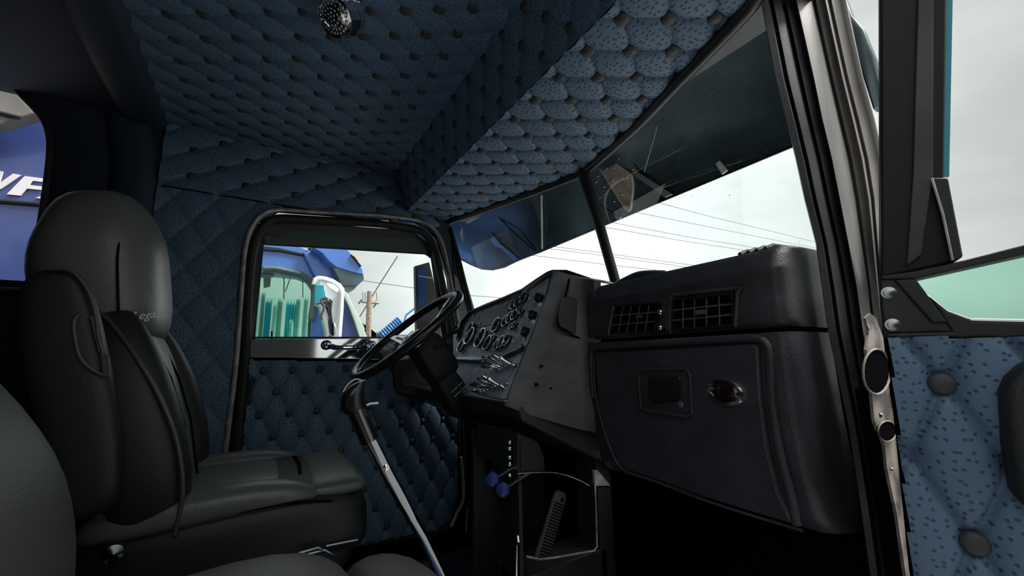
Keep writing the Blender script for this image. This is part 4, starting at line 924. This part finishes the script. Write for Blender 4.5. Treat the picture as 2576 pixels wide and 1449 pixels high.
npoly('visor_corner', [(1110, 618), (1335, 610), (1300, 655), (1212, 706), (1160, 680)], 'grey', YN-.2, .15)
npoly('marker_lamp', [(1285, 225), (1300, 215), (1352, 285), (1335, 290)], 'orange', YN-.32, .03)
npoly('marker_base', [(1250, 205), (1265, 205), (1392, 355), (1378, 365), (1330, 300)], 'frame_black', YN-.31, .03)
npoly('interior_mirror', [(-60, 310), (240, 330), (265, 345), (262, 470), (240, 498), (-60, 500)], 'grey', YN+.25, .06)
npoly('mirror_stem', [(115, 495), (215, 500), (205, 620), (120, 640)], 'grey_warm', YN+.28, .04)
npoly('seat_back', [(750, 925), (800, 918), (835, 945), (870, 1080), (910, 1300), (715, 1300), (725, 1080)], 'rubber', YN+.10, .25)
npoly('windshield_side', [(775, 800), (850, 760), (900, 900), (900, 1420), (850, 1420), (830, 950), (770, 900)], 'grey', YN-.01, .03)
# chrome mirror housing
cm_ = MB()
mo = [(800, 535), (830, 520), (900, 525), (1000, 555), (1090, 610), (1136, 670), (1142, 740), (1128, 1000), (1100, 1300), (1090, 1420), (915, 1420), (905, 1265), (850, 1010), (825, 900), (770, 870), (775, 700), (785, 600)]
c_ = sum((Nn(*p, YN-.55) for p in mo), Vector())/len(mo)
rr_ = []
for k, dpt in ((1.0, 0), (.985, .04), (.90, .085), (.72, .12), (.4, .14), (.02, .145)):
    rr_.append([c_+(Nn(*p, YN-.55)-c_)*k-Y1*dpt for p in mo])
obj('mirror_housing', MB().rings(rr_), 'chrome', nb, angle=80, label='tall chrome mirror housing')
obj('mirror_rim', MB().tube([Nn(x, y, YN-.58) for x, y in ((782, 600), (800, 535), (830, 522), (900, 527), (1000, 558), (1090, 612), (1138, 680))], .028, 8), 'white', nb)
obj('mirror_rim', MB().tube([Nn(x, y, YN-.58) for x, y in ((1138, 680), (1130, 900), (1108, 1180), (1090, 1400))], .018, 8), 'white', nb)
npoly('mirror_face', [(790, 588), (905, 602), (905, 780), (860, 820), (772, 862), (778, 700)], 'paint_teal', YN-.74, .02)  # teal reflection put into the colour of the mirror face
obj('grab_loop', MB().tube(smooth_path([Nn(x, y, YN-.8) for x, y in ((800, 850), (860, 830), (920, 815), (942, 780), (900, 770), (865, 800), (880, 850), (905, 870), (895, 930), (870, 1000), (880, 1050))], 4), .012, 6), 'wire', nb)
npoly('fender', [(1142, 700), (1180, 760), (1260, 930), (1370, 1300), (1090, 1300), (1120, 1000)], 'paint_deep', YN-.3, .2)
npoly('fender_edge', [(1140, 650), (1212, 715), (1260, 830), (1400, 1120), (1470, 1300), (1368, 1300), (1300, 1080), (1225, 880), (1150, 730)], 'pale_green', YN-.34, .2)
npoly('fender_end', [(1355, 1040), (1425, 1130), (1437, 1180), (1425, 1200), (1390, 1130)], 'grey_warm', YN-.2, .1)
obj('lower_body', MB().prism([Nn(-300, 2150), Nn(1500, 2150), Nn(1500, 2600)+Z1*0, Nn(-300, 2600)], (0, 2.2, 0)).box((.2, YN+1.1, -.75), (3.0, 2.0, .5)), 'paint_blue', nb, smooth=False)
for xw in (-.6, 1.3): obj('wheel', MB().lathe((xw, YN-.05, -.72), -Y1, [(.3, -.3), (.48, -.28), (.48, 0), (.30, .02), (.27, -.05), (0, -.05)], 28), 'rubber', nb)
# strips standing in for the reflections in the neighbouring cab window
cu = [(-60, 95, 640, 'streak_pale'), (95, 150, 700, 'streak_grey'), (145, 235, 800, 'streak_teal'), (245, 300, 850, 'streak_pale'), (305, 375, 790, 'streak_grey'), (415, 550, 830, 'streak_teal'), (455, 510, 1075, 'streak_pale'), (545, 610, 780, 'streak_grey'), (645, 712, 770, 'streak_grey')]
for i, (xa, xb, yt, m_) in enumerate(cu):
    yo = YN+.5+.03*(i % 3); rws = []
    a_, b_ = Nn(xa, yt, yo), Nn(xb, yt, yo); zb_ = Nn(xa, 1500, yo).z
    n_ = 12
    r1 = [Vector((a_.x+(b_.x-a_.x)*k/n_, yo+.02*sin(k*2.2), a_.z+.03*sin(k*1.7+i))) for k in range(n_+1)]
    obj('reflection_strip', MB().grid([r1, [Vector((p.x, p.y, zb_)) for p in r1]]), m_, nb)
obj('window_crack', MB().tube([Nn(370, 430, YN+.4), Nn(385, 560, YN+.4), Nn(380, 780, YN+.4)], .006, 5).tube([Nn(470, 500, YN+.4), Nn(400, 690, YN+.4)], .005, 5).tube([Nn(625, 480, YN+.4), Nn(628, 760, YN+.4)], .005, 5), 'wire', nb)
npoly('cab_roof_inner', [(-300, 300), (600, 420), (720, 520), (780, 640), (700, 520), (560, 470), (-300, 380)], 'grey', YN+.15, .3)

# blue coiled air hose
ho = []
A_, B_ = P(958, 848, 'y', 3.2), P(1008, 806, 'y', 3.2)
ax_ = (B_-A_); u_ = ax_.normalized().cross(Y1).normalized()
for k in range(160):
    t = k/159; a__ = t*2*pi*9.5
    ho.append(A_+ax_*t+u_*.036*cos(a__)+Y1*.036*sin(a__))
hs_ = obj('coiled_hose', MB().tube([Vector((A_.x-.1, A_.y, -1.2)), Vector((A_.x-.1, A_.y, .3))]+ho+[B_+(P(1035, 780, 'y', 3.2)-B_)*.5, P(1060, 762, 'y', 3.2)], .008, 6), 'hose_blue')
tag(hs_, 'bright blue coiled air hose outside, just behind the steering wheel rim', 'hose')

# utility pole and wires far away
YPO = 28
def O_(x, y, Y=YPO): return P(x, y, 'y', Y)
po = empty('utility_pole', O_(925, 900), 'brown wooden utility pole with one crossarm beyond the blue truck', 'utility pole')
obj('pole', MB().tube([O_(930, 733), O_(928, 790), O_(924, 960)], [.17, .18, .2], 8), 'wood_pole', po)
obj('crossarm', MB().tube([O_(910, 760), O_(953, 763)], .07, 6), 'wood_pole', po)
for x, y in ((908, 757), (945, 766)): obj('insulator', MB().tube([O_(x+2, y-3), O_(x-6, y+7)], .06, 6), 'wire', po)
for x in (912, 918, 947): obj('ground_wire', MB().tube([O_(x, 735), O_(x+1, 750), O_(x-2, 760)], .02, 4), 'wire', po)
def wire(pts, lab, Y=YPO, r=.028, grp='overhead power lines'):
    o = obj('power_line', MB().tube([O_(x, y, Y) for x, y in pts], r, 5), 'wire'); tag(o, lab, 'wire', grp)
wire([(1000, 645), (955, 715), (905, 797)], 'slanting guy wire crossing behind the top of the utility pole', YPO+1, .04)
wire([(870, 700), (1045, 725), (1165, 742), (1245, 748), (1400, 762)], 'lowest thin wire passing behind the door corner post', YPO+6)
wire([(1560, 488), (1660, 511), (1780, 543), (1900, 572), (2060, 611)], 'uppermost power line in the right windshield pane')
wire([(1480, 505), (1600, 534), (1750, 564), (1990, 612), (2100, 632)], 'second power line from the top in the right windshield pane')
wire([(1330, 520), (1540, 560), (1730, 596), (1925, 627), (2100, 655)], 'third power line down in the right windshield pane')
wire([(1330, 532), (1530, 573), (1700, 603), (1900, 634), (2100, 662)], 'fourth power line down, close under the third')
wire([(1300, 605), (1385, 619), (1505, 635), (1695, 661), (1800, 674)], 'upper of two near-parallel lines crossing behind the centre post')
wire([(1300, 612), (1385, 626), (1503, 641), (1670, 664), (1800, 682)], 'lower of two near-parallel lines crossing behind the centre post')
wire([(1280, 633), (1345, 643), (1510, 664), (1630, 677), (1800, 700)], 'lowest power line meeting the dashboard top')
# low distant building at the horizon
bd = obj('distant_building', MB().prism([O_(915, 838, 40), O_(962, 835, 40), O_(975, 842, 40), O_(1180, 842, 40), O_(1180, 930, 40), O_(915, 930, 40)], (0, 4, 0)), 'grey_warm', smooth=False)
tag(bd, 'low grey-brown building on the horizon right of the utility pole foot', 'building')
tr = obj('distant_tree', MB().rings([sell(O_(885+dx*0, 812+dy, 34), X1, Z1, r_, .3, 2, 16) for dy, r_, dx in ((0, .4, 0), (10, 1.3, 0), (25, 1.9, 0), (45, 2.1, 0), (120, 1.5, 0))]), 'foliage')
tag(tr, 'round dark tree standing behind the blue fender', 'tree')

# ---- trailer wall seen through the rear side window
YT = 3.4
tl = empty('blue_trailer', (-2.2, YT, -1.2), 'deep blue trailer with big white slanted letters, seen through the rear side window', 'trailer')
def T_(x, y, Y=YT): return P(x, y, 'y', Y)
obj('wall_panel', MB().prism([T_(-500, 120), T_(250, 380 if 0 else 230), T_(250, 900), T_(-500, 1000)], (0, .1, 0)), 'paint_deep', tl, smooth=False)
obj('panel_seam', MB().tube([T_(-200, 488, YT-.01), T_(0, 506, YT-.01), T_(200, 522, YT-.01)], .012, 6), 'frame_black', tl)
obj('roof_fairing', MB().prism([T_(-300, 190, YT-.2), T_(0, 218, YT-.2), T_(35, 226, YT-.2), T_(90, 285, YT-.2), T_(50, 296, YT-.2), T_(0, 312, YT-.2), T_(-300, 340, YT-.2)], (0, .1, 0)), 'grey_warm', tl, smooth=False, bevel=.01)
obj('fairing_seam', MB().tube([T_(-100, 268, YT-.21), T_(0, 284, YT-.21), T_(52, 297, YT-.21)], .012, 6), 'frame_black', tl)
def let(name, pts): return obj(name, MB().prism([T_(x/2.8986, y/2.8986, YT-.012) for x, y in pts], (0, .01, 0)), 'logo_white', tl, smooth=False)
let('letter', [(-80, 1235), (20, 1250), (-5, 1335), (95, 1265), (155, 1276), (5, 1378), (-60, 1372), (-70, 1300)])
let('letter', [(180, 1283), (322, 1302), (312, 1325), (238, 1317), (212, 1348), (310, 1360), (298, 1384), (196, 1374), (148, 1426), (48, 1416)])
let('letter', [(292, 1432), (360, 1420), (360, 1460), (258, 1442)])

# dark block added behind the camera to darken the plate reflection and cut light
gt = empty('reflection_block', (-3.5, -4, -1.2), 'unseen dark block added to darken the reflection in the polished door plate', 'trailer')
obj('block_body', MB().box((-4.2, -4.4, .9), (10.0, 2.5, 3.4)), 'rubber', gt, bevel=.03)
